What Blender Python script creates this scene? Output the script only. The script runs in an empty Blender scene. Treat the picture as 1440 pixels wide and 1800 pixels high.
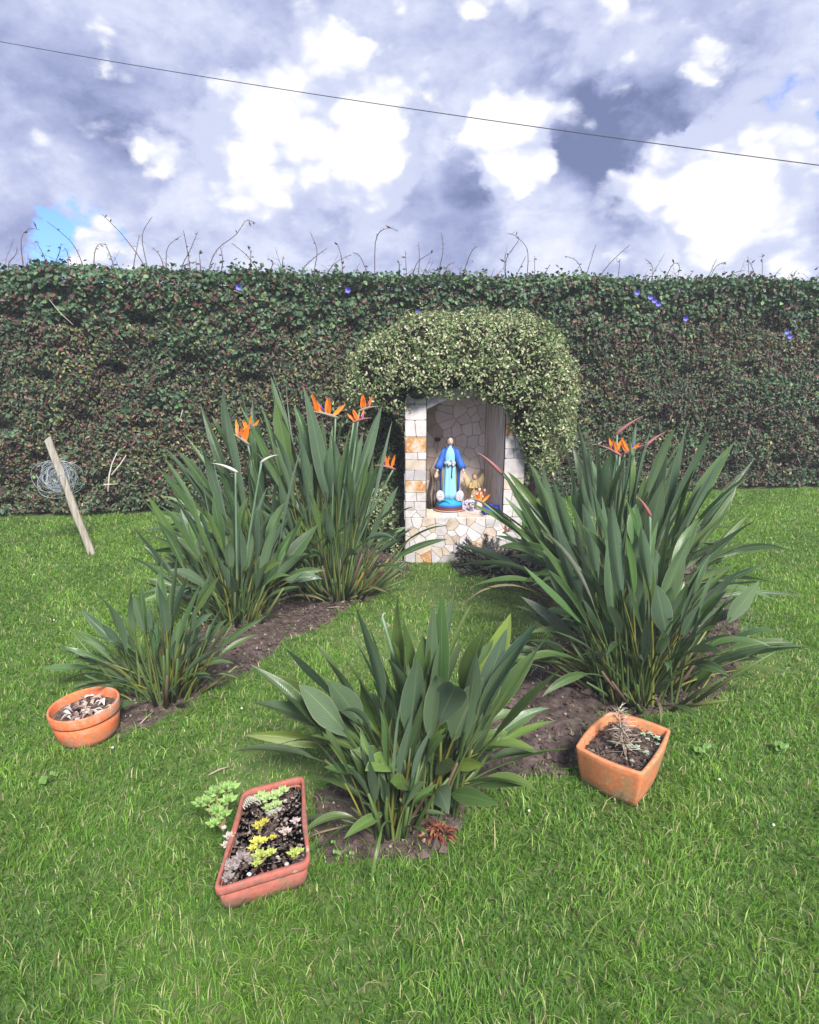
import bpy, math, random
import numpy as np
rs = np.random.RandomState(7)
random.seed(7)
sc = bpy.context.scene
COL = sc.collection

# ------------------------------------------------------------------ camera
CAMH, PITCH, F = 1.6, math.radians(14.6), 1150.0
cam_d = bpy.data.cameras.new('camera')
cam = bpy.data.objects.new('camera', cam_d); COL.objects.link(cam)
cam.location = (0, 0, CAMH); cam.rotation_euler = (math.pi/2 - PITCH, 0, 0)
cam_d.sensor_fit = 'HORIZONTAL'; cam_d.sensor_width = 36
cam_d.lens = 36*F/1440; cam_d.clip_end = 2000; cam_d.clip_start = 0.05
sc.camera = cam
CP, SP = math.cos(PITCH), math.sin(PITCH)
def ray(px, py):                       # direction of a point of the 1440x1800 photograph
    x = (px-720)/F; y = -(py-900)/F
    return np.array([x, CP + y*SP, -SP + y*CP])
def G(px, py, z=0.0):                  # point at height z
    d = ray(px, py); t = (z-CAMH)/d[2]
    return np.array([0, 0, CAMH]) + d*t
def P(px, py, Y):                      # point at distance Y
    d = ray(px, py); t = Y/d[1]
    return np.array([0, 0, CAMH]) + d*t

# ------------------------------------------------------------------ world: Nishita sky with cloud cover
SUN_EL, SUN_AZ = math.radians(46), math.radians(160)      # azimuth from +Y towards +X
w = bpy.data.worlds.new('World'); sc.world = w; w.use_nodes = True
nt = w.node_tree; N = nt.nodes; Lk = nt.links
for n in list(N): N.remove(n)
def nd(t, **k):
    n = N.new(t)
    for a, b in k.items(): setattr(n, a, b)
    return n
out = nd('ShaderNodeOutputWorld'); bg = nd('ShaderNodeBackground'); bg.inputs[1].default_value = 0.12
Lk.new(bg.outputs[0], out.inputs[0])
sky = nd('ShaderNodeTexSky', sky_type='NISHITA', sun_disc=False, sun_elevation=SUN_EL, sun_rotation=SUN_AZ)
sky.air_density = 1.0; sky.dust_density = 1.2
tc = nd('ShaderNodeTexCoord')
def mth(op, a, b=None, c=None, clamp=False):
    n = nd('ShaderNodeMath', operation=op, use_clamp=clamp)
    for i, v in enumerate((a, b, c)):
        if v is None: continue
        if isinstance(v, (int, float)): n.inputs[i].default_value = v
        else: Lk.new(v, n.inputs[i])
    return n.outputs[0]
def noise(vec, scale, detail=6, rough=.55, dist=0, col=False):
    n = nd('ShaderNodeTexNoise'); n.inputs['Scale'].default_value = scale; n.inputs['Detail'].default_value = detail
    n.inputs['Roughness'].default_value = rough; n.inputs['Distortion'].default_value = dist
    Lk.new(vec, n.inputs['Vector']); return n.outputs['Color' if col else 'Fac']
stretch = nd('ShaderNodeMapping'); stretch.inputs['Scale'].default_value = (1, 1, 1.5)
Lk.new(tc.outputs['Generated'], stretch.inputs[0])
wn = noise(stretch.outputs[0], 5.0, 7, .6, col=True)
sub = nd('ShaderNodeVectorMath', operation='SUBTRACT'); Lk.new(wn, sub.inputs[0]); sub.inputs[1].default_value = (.5, .5, .5)
scl = nd('ShaderNodeVectorMath', operation='SCALE'); Lk.new(sub.outputs[0], scl.inputs[0]); scl.inputs['Scale'].default_value = .17
add = nd('ShaderNodeVectorMath', operation='ADD'); Lk.new(tc.outputs['Generated'], add.inputs[0]); Lk.new(scl.outputs[0], add.inputs[1])
nrm = nd('ShaderNodeVectorMath', operation='NORMALIZE'); Lk.new(add.outputs[0], nrm.inputs[0])
DIR = nrm.outputs[0]
def blob(px, py, r):
    d = ray(px, py); d = d/np.linalg.norm(d)
    n = nd('ShaderNodeVectorMath', operation='DOT_PRODUCT'); Lk.new(DIR, n.inputs[0]); n.inputs[1].default_value = tuple(d)
    m = nd('ShaderNodeMapRange', interpolation_type='SMOOTHERSTEP')
    Lk.new(n.outputs['Value'], m.inputs[0]); m.inputs[1].default_value = math.cos(r/F*1.25); m.inputs[2].default_value = 1.0
    return m.outputs[0]
def blobs(lst, start):
    acc = start
    for px, py, r, a in lst: acc = mth('MULTIPLY_ADD', blob(px, py, r), a, acc)
    return acc
def mrange(v, a0, a1, b0=0., b1=1., kind='SMOOTHSTEP'):
    m = nd('ShaderNodeMapRange', interpolation_type=kind); Lk.new(v, m.inputs[0])
    for i_, q_ in enumerate((a0, a1, b0, b1)): m.inputs[i_+1].default_value = q_
    return m.outputs[0]
def voro(vec, scale, detail=3):
    n = nd('ShaderNodeTexVoronoi', feature='SMOOTH_F1'); n.inputs['Scale'].default_value = scale; n.inputs['Detail'].default_value = detail
    n.inputs['Roughness'].default_value = .6; n.inputs['Smoothness'].default_value = .35; Lk.new(vec, n.inputs['Vector']); return n.outputs['Distance']
def cmix(f, a, b):
    n = nd('ShaderNodeMix', data_type='RGBA')
    for i_, v in ((0, f), (6, a), (7, b)):
        if isinstance(v, tuple): n.inputs[i_].default_value = (*v, 1)
        else: Lk.new(v, n.inputs[i_])
    return n.outputs[2]
wn2 = noise(stretch.outputs[0], 16.0, 5, .6, col=True)
s2 = nd('ShaderNodeVectorMath', operation='SUBTRACT'); Lk.new(wn2, s2.inputs[0]); s2.inputs[1].default_value = (.5, .5, .5)
s3 = nd('ShaderNodeVectorMath', operation='SCALE'); Lk.new(s2.outputs[0], s3.inputs[0]); s3.inputs['Scale'].default_value = .05
s4 = nd('ShaderNodeVectorMath', operation='ADD'); Lk.new(stretch.outputs[0], s4.inputs[0]); Lk.new(s3.outputs[0], s4.inputs[1])
n1 = noise(stretch.outputs[0], 3.2, 8, .58, .3); n2 = noise(s4.outputs[0], 8.0, 10, .62, .3); n3 = noise(stretch.outputs[0], 20.0, 8, .65)
puff = voro(s4.outputs[0], 10.0, 2)
# layer A: lavender grey cloud deck
la = blobs([(60,330,150,-.20),(215,285,75,-.30),(1090,290,110,-.42),(1000,240,100,-.30),(820,305,45,-.40),(700,330,60,-.15),(800,430,70,-.20),(960,420,90,.15),(500,420,120,.12),
            (150,350,70,.25),(310,300,80,.2),(650,420,90,.1),(1300,470,120,.1)], mth('ADD', mth('MULTIPLY_ADD', n1, 1.3, -.14), mth('ADD', mth('MULTIPLY_ADD', n2, 1.1, -.55), mth('MULTIPLY_ADD', n3, .5, -.22))))
rA = nd('ShaderNodeValToRGB'); Lk.new(la, rA.inputs[0]); cr = rA.color_ramp
cr.elements[0].position = 0.0; cr.elements[0].color = (.19, .23, .42, 1); cr.elements[1].position = 1.0; cr.elements[1].color = (.88, .90, 1.0, 1)
for p_, c_ in ((.25, (.33, .38, .62, 1)), (.50, (.50, .55, .79, 1)), (.72, (.68, .73, .92, 1))):
    e = cr.elements.new(p_); e.color = c_
# blue gaps show only through the deck
bl = blobs([(130,447,80,.85),(55,440,50,.35),(225,455,50,.4),(1245,275,55,.8),(1400,215,75,.75)], mth('ADD', mth('MULTIPLY_ADD', n2, -1.3, .55), mth('MULTIPLY_ADD', n3, .5, -.25)))
sk = nd('ShaderNodeVectorMath', operation='MULTIPLY'); Lk.new(sky.outputs[0], sk.inputs[0]); sk.inputs[1].default_value = (.30, .45, .88)
skb = nd('ShaderNodeVectorMath', operation='SCALE'); Lk.new(sk.outputs[0], skb.inputs[0]); skb.inputs['Scale'].default_value = .12/.42
colA = cmix(mrange(bl, .45, .80), rA.outputs[0], skb.outputs[0])
# layer B: bright cumulus with billowed edges and soft grey hollows
lb = blobs([(560,300,165,.66),(430,255,100,.5),(650,265,90,.45),(300,240,60,.3),(905,275,62,.6),(880,235,36,.4),(1370,300,150,.8),(1230,335,90,.6),(1285,405,110,.45),(1075,385,62,.6),(1170,400,80,.4),
            (175,466,66,.7),(270,458,46,.55),(95,290,26,.4),(30,225,50,.35),(690,515,40,.3),(1075,490,60,.35),(330,70,230,.42),(760,30,260,.42),(1150,30,230,.40)],
           mth('ADD', mth('MULTIPLY_ADD', puff, -.85, .68), mth('MULTIPLY_ADD', n2, 1.1, -.62)))
mB = mrange(lb, .20, .56)
shd = mth('ADD', mth('MULTIPLY_ADD', puff, 1.1, -.25), mth('MULTIPLY_ADD', lb, -.75, .42)); shd = mth('ADD', shd, mth('MULTIPLY_ADD', n1, -1.2, .6))
colB = cmix(mrange(shd, .25, 1.0), (1.04, 1.04, 1.04), (.62, .67, .88))
colC = cmix(mB, colA, colB)
fin = nd('ShaderNodeVectorMath', operation='SCALE'); Lk.new(colC, fin.inputs[0]); fin.inputs['Scale'].default_value = .42/.12
Lk.new(fin.outputs[0], bg.inputs[0])

sd = bpy.data.lights.new('sun', 'SUN'); sd.energy = 3.4; sd.angle = math.radians(18); sd.color = (1, .96, .9)
so = bpy.data.objects.new('sun', sd); COL.objects.link(so)
so.rotation_euler = (math.pi/2 - SUN_EL, 0, math.pi - SUN_AZ); so.location = (0, 0, 5)
sc.view_settings.view_transform = 'Standard'; sc.view_settings.look = 'None'
sc.view_settings.exposure = 1.35; sc.view_settings.gamma = 1; sc.view_settings.use_curve_mapping = False

# ------------------------------------------------------------------ helpers
ORG = {}
def tag(o, label=None, cat=None, group=None, kind=None):
    if label: o['label'] = label
    if cat: o['category'] = cat
    if group: o['group'] = group
    if kind: o['kind'] = kind
    return o
def thing(name, loc, label, cat, group=None):
    o = bpy.data.objects.new(name, None); COL.objects.link(o); o.location = tuple(loc); o.empty_display_size = .05
    ORG[o.name] = np.array(loc, float)
    return tag(o, label, cat, group)
def link(name, me, parent):
    o = bpy.data.objects.new(name, me); COL.objects.link(o)
    if parent is not None: o.parent = parent; ORG[o.name] = ORG[parent.name]
    else: ORG[o.name] = np.zeros(3)
    return o
def mesh(name, V, Fc, mats, parent=None, smooth=False, cols=None, uv=None, midx=None, origin=None):
    V = np.asarray(V, float)
    off = ORG[parent.name] if parent is not None else (np.asarray(origin, float) if origin is not None else np.zeros(3))
    me = bpy.data.meshes.new(name)
    V = V - off
    if isinstance(Fc, np.ndarray):
        k = Fc.shape[1]; n = len(Fc)
        me.vertices.add(len(V)); me.vertices.foreach_set('co', V.astype(np.float32).ravel())
        me.loops.add(n*k); me.loops.foreach_set('vertex_index', Fc.astype(np.int32).ravel())
        me.polygons.add(n); me.polygons.foreach_set('loop_start', np.arange(0, n*k, k, dtype=np.int32))
        try: me.polygons.foreach_set('loop_total', np.full(n, k, dtype=np.int32))
        except Exception: pass
        me.update(calc_edges=True)
    else:
        me.from_pydata([tuple(v) for v in V], [], [tuple(f) for f in Fc]); me.update()
    for m in (mats if isinstance(mats, (list, tuple)) else [mats]): me.materials.append(m)
    if smooth: me.polygons.foreach_set('use_smooth', np.ones(len(me.polygons), dtype=bool))
    if midx is not None: me.polygons.foreach_set('material_index', np.asarray(midx, dtype=np.int32))
    if cols is not None:
        a = me.color_attributes.new('Col', 'FLOAT_COLOR', 'POINT')
        c = np.ones((len(V), 4), np.float32); c[:, :3] = cols; a.data.foreach_set('color', c.ravel())
    if uv is not None:
        u = me.uv_layers.new(name='UVMap'); li = np.zeros(len(me.loops), dtype=np.int32)
        me.loops.foreach_get('vertex_index', li); u.data.foreach_set('uv', np.asarray(uv, np.float32)[li].ravel())
    o = link(name, me, parent)
    if parent is None and origin is not None: o.location = tuple(origin); ORG[o.name] = np.array(origin, float)
    return o
class MB:
    def __init__(s): s.V = []; s.F = []; s.M = []; s.C = []
    def add(s, V, Fc, m=0, c=(1, 1, 1)):
        b = len(s.V); s.V += [tuple(v) for v in V]; s.C += [c]*len(V)
        for f in Fc: s.F.append(tuple(i+b for i in f)); s.M.append(m)
    def box(s, a, b, m=0, c=(1,1,1)):
        x0,y0,z0 = a; x1,y1,z1 = b
        s.add([(x0,y0,z0),(x1,y0,z0),(x1,y1,z0),(x0,y1,z0),(x0,y0,z1),(x1,y0,z1),(x1,y1,z1),(x0,y1,z1)],
              [(0,3,2,1),(4,5,6,7),(0,1,5,4),(1,2,6,5),(2,3,7,6),(3,0,4,7)], m, c)
    def tube(s, pts, rad, k=5, m=0, c=(1,1,1), caps=True):
        pts = np.asarray(pts, float); n = len(pts)
        rad = np.full(n, rad) if np.isscalar(rad) else np.asarray(rad, float)
        T = np.gradient(pts, axis=0) if n > 2 else np.array([pts[1]-pts[0]]*2)
        V = []; pr = None
        for i in range(n):
            t = T[i]/(np.linalg.norm(T[i])+1e-9)
            if pr is None:
                h = np.array([0,0,1.]) if abs(t[2]) < .9 else np.array([1.,0,0]); a = np.cross(t, h)
            else: a = pr - t*np.dot(pr, t)
            a /= np.linalg.norm(a)+1e-9; pr = a; b = np.cross(t, a)
            for j in range(k):
                an = 2*math.pi*j/k; V.append(pts[i] + (a*math.cos(an) + b*math.sin(an))*rad[i])
        Fc = [(i*k+j, i*k+(j+1)%k, (i+1)*k+(j+1)%k, (i+1)*k+j) for i in range(n-1) for j in range(k)]
        if caps: Fc += [tuple(range(k))[::-1], tuple((n-1)*k+j for j in range(k))]
        s.add(V, Fc, m, c)
    def loft(s, rings, m=0, c=(1,1,1), close=True, cap0=True, cap1=True):
        k = len(rings[0]); V = [p for r in rings for p in r]; n = len(rings)
        Fc = []
        for i in range(n-1):
            for j in range(k if close else k-1):
                Fc.append((i*k+j, i*k+(j+1)%k, (i+1)*k+(j+1)%k, (i+1)*k+j))
        if close and cap0: Fc.append(tuple(range(k))[::-1])
        if close and cap1: Fc.append(tuple((n-1)*k+j for j in range(k)))
        s.add(V, Fc, m, c)
    def ball(s, c0, r, nu=8, nv=6, m=0, c=(1,1,1), R=None):
        r = np.array([r]*3 if np.isscalar(r) else r, float); rings = []
        for i in range(nv+1):
            ph = math.pi*(i/nv); ph = min(max(ph, .12), math.pi-.12); ring = []
            for j in range(nu):
                th = 2*math.pi*j/nu
                v = np.array([math.sin(ph)*math.cos(th), math.sin(ph)*math.sin(th), -math.cos(ph)])*r
                if R is not None: v = R @ v
                ring.append(np.asarray(c0)+v)
            rings.append(ring)
        s.loft(rings, m, c)
    def build(s, name, mats, parent=None, smooth=True, origin=None, colattr=False):
        return mesh(name, s.V, s.F, mats, parent, smooth, cols=np.array(s.C) if colattr else None, midx=s.M, origin=origin)
def wave(p, seed, freq=1.0, octs=4):
    r = np.random.RandomState(seed); p = np.atleast_2d(p); v = np.zeros(len(p)); a = 1.0; f = freq; tot = 0
    for o in range(octs):
        for k in range(4):
            d = r.normal(size=p.shape[1]); d *= f/np.linalg.norm(d)
            v += a*np.sin(p @ d*2*math.pi + r.uniform(0, 6.28)); tot += a*.7
        a *= .55; f *= 1.9
    return v/tot                        # about -1..1
def inpoly(x, y, poly):
    poly = np.asarray(poly); ins = np.zeros(len(x), bool); n = len(poly); j = n-1
    for i in range(n):
        xi, yi = poly[i][:2]; xj, yj = poly[j][:2]
        c = ((yi > y) != (yj > y)) & (x < (xj-xi)*(y-yi)/(yj-yi+1e-12)+xi)
        ins ^= c; j = i
    return ins

# ------------------------------------------------------------------ materials
def mat(name, col=(.5,.5,.5), rough=.7, spec=.5, build=None):
    m = bpy.data.materials.new(name); m.use_nodes = True
    b = m.node_tree.nodes['Principled BSDF']
    b.inputs['Base Color'].default_value = (*col, 1); b.inputs['Roughness'].default_value = rough
    b.inputs['Specular IOR Level'].default_value = spec
    if build: build(m.node_tree, b)
    return m
def T(nt, t, **k):
    n = nt.nodes.new(t)
    for a, b in k.items():
        if a in n.inputs.keys() if hasattr(n.inputs, 'keys') else False: n.inputs[a].default_value = b
        else: setattr(n, a, b)
    return n
def tn(nt, scale, detail=5, rough=.6, coord='Object', vscale=None):
    c = nt.nodes.new('ShaderNodeTexCoord'); n = nt.nodes.new('ShaderNodeTexNoise')
    n.inputs['Scale'].default_value = scale; n.inputs['Detail'].default_value = detail; n.inputs['Roughness'].default_value = rough
    if vscale:
        mp = nt.nodes.new('ShaderNodeMapping'); mp.inputs['Scale'].default_value = vscale
        nt.links.new(c.outputs[coord], mp.inputs[0]); nt.links.new(mp.outputs[0], n.inputs['Vector'])
    else: nt.links.new(c.outputs[coord], n.inputs['Vector'])
    return n.outputs['Fac']
def ramp_(nt, fac, stops):
    r = nt.nodes.new('ShaderNodeValToRGB'); nt.links.new(fac, r.inputs[0]); cr = r.color_ramp
    cr.elements[0].position = stops[0][0]; cr.elements[0].color = (*stops[0][1], 1)
    cr.elements[1].position = stops[-1][0]; cr.elements[1].color = (*stops[-1][1], 1)
    for p_, c_ in stops[1:-1]: e = cr.elements.new(p_); e.color = (*c_, 1)
    return r.outputs[0]
def bump(nt, b, h, dist=.004, strength=.6):
    n = nt.nodes.new('ShaderNodeBump'); n.inputs['Distance'].default_value = dist; n.inputs['Strength'].default_value = strength
    nt.links.new(h, n.inputs['Height']); nt.links.new(n.outputs[0], b.inputs['Normal'])
def mixc(nt, fac, a, b, mode='MIX'):
    n = nt.nodes.new('ShaderNodeMix'); n.data_type = 'RGBA'; n.blend_type = mode
    for i, v in ((0, fac), (6, a), (7, b)):
        if isinstance(v, (int, float)): n.inputs[i].default_value = v
        elif isinstance(v, tuple): n.inputs[i].default_value = (*v, 1)
        else: nt.links.new(v, n.inputs[i])
    return n.outputs[2]
def noisemat(name, stops, scale=8, rough=.85, spec=.3, bsc=None, bd=.004, bs=.6, vscale=None, rnd=0):
    def bld(nt, b):
        c = ramp_(nt, tn(nt, scale, vscale=vscale), stops)
        if rnd:
            oi = nt.nodes.new('ShaderNodeObjectInfo'); hs = nt.nodes.new('ShaderNodeHueSaturation')
            mr = nt.nodes.new('ShaderNodeMapRange'); mr.inputs[3].default_value = 1-rnd; mr.inputs[4].default_value = 1+rnd
            nt.links.new(oi.outputs['Random'], mr.inputs[0]); nt.links.new(mr.outputs[0], hs.inputs['Value'])
            nt.links.new(c, hs.inputs['Color']); c = hs.outputs[0]
        nt.links.new(c, b.inputs['Base Color'])
        if bsc: bump(nt, b, tn(nt, bsc, vscale=vscale), bd, bs)
    return mat(name, rough=rough, spec=spec, build=bld)
def leafmat(name, rough=.45, spec=.4, trans=.25, sat=1.0):
    m = bpy.data.materials.new(name); m.use_nodes = True; nt = m.node_tree; b = nt.nodes['Principled BSDF']
    a = nt.nodes.new('ShaderNodeVertexColor'); a.layer_name = 'Col'
    nt.links.new(a.outputs[0], b.inputs['Base Color']); b.inputs['Roughness'].default_value = rough
    b.inputs['Specular IOR Level'].default_value = spec
    tr = nt.nodes.new('ShaderNodeBsdfTranslucent'); hs = nt.nodes.new('ShaderNodeHueSaturation')
    hs.inputs['Value'].default_value = 1.5; hs.inputs['Saturation'].default_value = 1.15; hs.inputs['Hue'].default_value = .49
    nt.links.new(a.outputs[0], hs.inputs['Color']); nt.links.new(hs.outputs[0], tr.inputs[0])
    mx = nt.nodes.new('ShaderNodeMixShader'); mx.inputs[0].default_value = trans
    nt.links.new(b.outputs[0], mx.inputs[1]); nt.links.new(tr.outputs[0], mx.inputs[2])
    nt.links.new(mx.outputs[0], nt.nodes['Material Output'].inputs[0])
    return m
M_grass = leafmat('grass_blade', .5, .35, .42)
M_hedge = leafmat('hedge_leaf', .5, .35, .2)
M_shrub = leafmat('variegated_leaf', .5, .35, .2)
M_succ = leafmat('succulent', .45, .4, .15)
M_dead = leafmat('dry_plant', .8, .2, .1)
M_cloth = leafmat('painted_plaster', .62, .3, 0.0)
M_ground = noisemat('lawn_soil', [(.3,(.045,.085,.022)),(.5,(.075,.125,.034)),(.7,(.11,.125,.05))], 14, .95, .1, 60, .006, .8)
M_soil = noisemat('dark_soil', [(.25,(.030,.021,.019)),(.5,(.080,.057,.051)),(.72,(.15,.115,.105))], 22, .95, .15, 90, .008, 1.0)
M_potsoil = noisemat('potting_soil', [(.3,(.035,.024,.02)),(.5,(.09,.065,.053)),(.7,(.20,.155,.13))], 70, .95, .15, 140, .006, 1.0)
M_core = noisemat('shade_core', [(.3,(.008,.009,.006)),(.7,(.028,.024,.016))], 25, .95, .05, 40, .02, 1)  # solid filler inside foliage, near black to put inner shade into its colour
M_bark = noisemat('bark', [(.3,(.05,.035,.025)),(.7,(.13,.10,.075))], 40, .9, .1, 60, .004, .8)
M_cane = noisemat('cane_bark', [(.3,(.06,.045,.045)),(.7,(.14,.10,.09))], 30, .8, .2)
M_post = noisemat('weathered_wood', [(.25,(.16,.13,.10)),(.5,(.30,.27,.23)),(.75,(.42,.39,.34))], 14, .9, .15, 30, .004, .9, vscale=(6,6,.6))
M_mortar = noisemat('mortar', [(.3,(.30,.27,.25)),(.7,(.42,.39,.37))], 30, .95, .1, 90, .003, .6)
ST = [noisemat('pale_limestone', [(.25,(0.335,0.307,0.294)),(.5,(0.502,0.468,0.463)),(.8,(0.592,0.555,0.540))], 11, .8, .3, 45, .003, .6, rnd=.10),
      noisemat('grey_limestone', [(.25,(0.274,0.255,0.266)),(.55,(0.418,0.395,0.414)),(.8,(0.516,0.489,0.498))], 9, .8, .3, 45, .003, .6, rnd=.12),
      noisemat('cream_limestone', [(.25,(0.349,0.277,0.211)),(.5,(0.472,0.395,0.322)),(.8,(0.563,0.505,0.449))], 13, .8, .3, 45, .003, .6, rnd=.10),
      noisemat('rusty_limestone', [(.38,(0.502,0.439,0.386)),(.47,(0.472,0.307,0.155)),(.56,(0.380,0.167,0.042)),(.66,(0.516,0.453,0.407))], 15, .8, .3, 45, .003, .6, rnd=.05)]
M_plaster = noisemat('stained_plaster', [(.28,(.24,.16,.13)),(.40,(.50,.42,.39)),(.6,(.68,.61,.57)),(.8,(.74,.68,.65))], 9, .9, .15, 30, .004, .7, vscale=(6,6,.55))
def terra(name, a, b_, c_):
    def bld(nt, b):
        c = ramp_(nt, tn(nt, 11, 7, .68), [(.38, c_), (.45, b_), (.49, a), (.54, tuple(min(1,q*1.15) for q in a)), (.60, b_), (.68, c_)])
        d = ramp_(nt, tn(nt, 55, 4), [(.4, (1,1,1)), (.7, (.80,.78,.76))])
        c = mixc(nt, 1.0, c, d, 'MULTIPLY')
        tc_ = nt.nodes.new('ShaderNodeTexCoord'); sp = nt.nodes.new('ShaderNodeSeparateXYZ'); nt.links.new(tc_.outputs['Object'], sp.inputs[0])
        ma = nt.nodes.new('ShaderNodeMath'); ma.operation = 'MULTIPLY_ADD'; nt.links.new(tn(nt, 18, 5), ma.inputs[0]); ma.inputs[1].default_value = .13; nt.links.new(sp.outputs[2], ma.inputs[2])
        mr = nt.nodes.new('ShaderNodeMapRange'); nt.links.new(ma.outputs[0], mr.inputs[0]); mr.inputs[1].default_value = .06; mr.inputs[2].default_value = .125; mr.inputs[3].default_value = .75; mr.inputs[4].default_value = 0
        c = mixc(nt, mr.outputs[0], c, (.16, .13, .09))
        li = ramp_(nt, tn(nt, 26, 6, .7), [(.60, (0,0,0)), (.68, (.55,.55,.55))]); c = mixc(nt, li, c, (.52, .44, .38)); nt.links.new(c, b.inputs['Base Color']); bump(nt, b, tn(nt, 70), .0015, .5)
    return mat(name, rough=.75, spec=.3, build=bld)
M_terra = terra('terracotta', (.62,.15,.055), (.56,.20,.10), (.40,.25,.19))
M_terra2 = terra('weathered_terracotta', (.54,.18,.08), (.47,.23,.11), (.36,.23,.13))
M_terra3 = terra('rose_terracotta', (.34,.105,.080), (.31,.12,.09), (.21,.11,.08))
M_wire = mat('galvanised_wire', (.36,.40,.46), .45, .6); M_wire.node_tree.nodes['Principled BSDF'].inputs['Metallic'].default_value = .5
M_cable = mat('black_cable', (.03,.03,.04), .6)
# large bird-of-paradise leaf: UV.x across (0..1, midrib at .5), UV.y along
def bop(nt, b):
    uv = nt.nodes.new('ShaderNodeUVMap'); sp = nt.nodes.new('ShaderNodeSeparateXYZ'); nt.links.new(uv.outputs[0], sp.inputs[0])
    def m_(op, a, b2=None, c=None):
        n = nt.nodes.new('ShaderNodeMath'); n.operation = op
        for i, v in enumerate((a, b2, c)):
            if v is None: continue
            if isinstance(v, (int, float)): n.inputs[i].default_value = v
            else: nt.links.new(v, n.inputs[i])
        return n.outputs[0]
    def mr(v, a0, a1, b0=0, b1=1):
        n = nt.nodes.new('ShaderNodeMapRange'); nt.links.new(v, n.inputs[0])
        for i, q in enumerate((a0, a1, b0, b1)): n.inputs[i+1].default_value = q
        return n.outputs[0]
    ax = m_('ABSOLUTE', m_('SUBTRACT', sp.outputs[0], .5))
    rib = mr(ax, .010, .034, 1, 0); edge = mr(ax, .462, .495, 0, 1)
    a = nt.nodes.new('ShaderNodeVertexColor'); a.layer_name = 'Col'
    n1 = tn(nt, 7, 4); c = mixc(nt, mr(n1, .35, .7), a.outputs[0], mixc(nt, .45, a.outputs[0], (.08,.13,.05)))
    veins = m_('SINE', m_('MULTIPLY', m_('ADD', sp.outputs[1], m_('MULTIPLY', ax, -.28)), 260.0))
    c = mixc(nt, mr(veins, -1, 1, 0, .16), c, (.11,.17,.08))
    geo = nt.nodes.new('ShaderNodeNewGeometry')
    c = mixc(nt, m_('MULTIPLY', geo.outputs['Backfacing'], .45), c, (.13,.19,.14))
    c = mixc(nt, m_('MULTIPLY', rib, .5), c, (.24,.28,.12)); c = mixc(nt, m_('MULTIPLY', edge, .5), c, (.34,.33,.22))
    tipf = m_('MULTIPLY', mr(sp.outputs[1], .955, 1.0, 0, 1), mr(tn(nt, 3, 2), .45, .6))
    c = mixc(nt, tipf, c, (.30,.22,.12))
    sp_n = mr(tn(nt, 120, 3), .66, .74, 0, .5); c = mixc(nt, sp_n, c, (.20,.17,.08))
    nt.links.new(c, b.inputs['Base Color'])
    rr = mr(tn(nt, 11, 3), .3, .7, .24, .42); nt.links.new(rr, b.inputs['Roughness'])
    bump(nt, b, veins, .0012, .3)
    tr = nt.nodes.new('ShaderNodeBsdfTranslucent'); hs = nt.nodes.new('ShaderNodeHueSaturation')
    hs.inputs['Value'].default_value = 1.5; hs.inputs['Hue'].default_value = .48; hs.inputs['Saturation'].default_value = 1.15
    nt.links.new(c, hs.inputs['Color']); nt.links.new(hs.outputs[0], tr.inputs[0])
    mx = nt.nodes.new('ShaderNodeMixShader'); mx.inputs[0].default_value = .16
    nt.links.new(b.outputs[0], mx.inputs[1]); nt.links.new(tr.outputs[0], mx.inputs[2])
    nt.links.new(mx.outputs[0], nt.nodes['Material Output'].inputs[0])
M_bop = mat('paradise_leaf', rough=.35, spec=.5, build=bop)
M_stalk = leafmat('leaf_stalk', .5, .4, .05)

# ------------------------------------------------------------------ ground, beds
gp = [G(*p_) for p_ in [(0,0+950)]]
g = 60.0
mb = MB(); mb.add([(-22,-5,0),(22,-5,0),(22,20,0),(-22,20,0)], [(0,1,2,3)])
tag(mb.build('ground', M_ground, smooth=False), kind='structure')
def gpoly(pts): return np.array([G(*q)[:2] for q in pts])
BED1 = gpoly([(205,1292),(262,1276),(330,1240),(372,1208),(432,1186),(478,1150),(500,1122),(560,1108),(600,1078),(655,1048),(690,1020),(716,1003),
              (716,975),(700,955),(640,960),(540,985),(430,1040),(330,1110),(250,1175),(205,1235)])
BED2 = gpoly([(560,1388),(548,1430),(548,1500),(600,1522),(700,1512),(775,1500),(815,1460),(822,1408),(880,1385),(925,1370),(985,1368),(1020,1345),(1060,1262),
              (1120,1262),(1210,1250),(1280,1215),(1310,1130),(1290,1060),(1250,1000),(1100,965),(960,985),(900,1010),(930,1060),(975,1120),(985,1150),
              (900,1205),(865,1240),(830,1290),(770,1345),(650,1365)])
BEDS = [BED1, BED2]
for k, poly in enumerate(BEDS):
    x0, y0 = poly.min(0)-.1; x1, y1 = poly.max(0)+.1; c = .02
    xs = np.arange(x0, x1, c); ys = np.arange(y0, y1, c); nx, ny = len(xs), len(ys)
    X, Y = np.meshgrid(xs, ys); fl = np.c_[X.ravel(), Y.ravel()]
    jit = np.c_[wave(fl, 31, 5), wave(fl, 32, 5)]*.025
    ins = inpoly(fl[:,0]+jit[:,0], fl[:,1]+jit[:,1], poly)
    z = .007 + .008*wave(fl, 5, 5, 5) + rs.uniform(-.004, .004, len(fl)); z = np.where(ins, np.maximum(z, .004), -.01)
    z += np.where(ins, .006*np.clip(wave(fl, 9, 1.3, 2), 0, 1), 0)
    V = np.c_[fl, z]; idx = np.arange(nx*ny).reshape(ny, nx)
    Q = np.stack([idx[:-1,:-1], idx[:-1,1:], idx[1:,1:], idx[1:,:-1]], -1).reshape(-1, 4)
    Q = Q[ins[Q].any(1)]
    tag(mesh('soil_bed', V, Q, M_soil, smooth=True), kind='structure')
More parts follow.
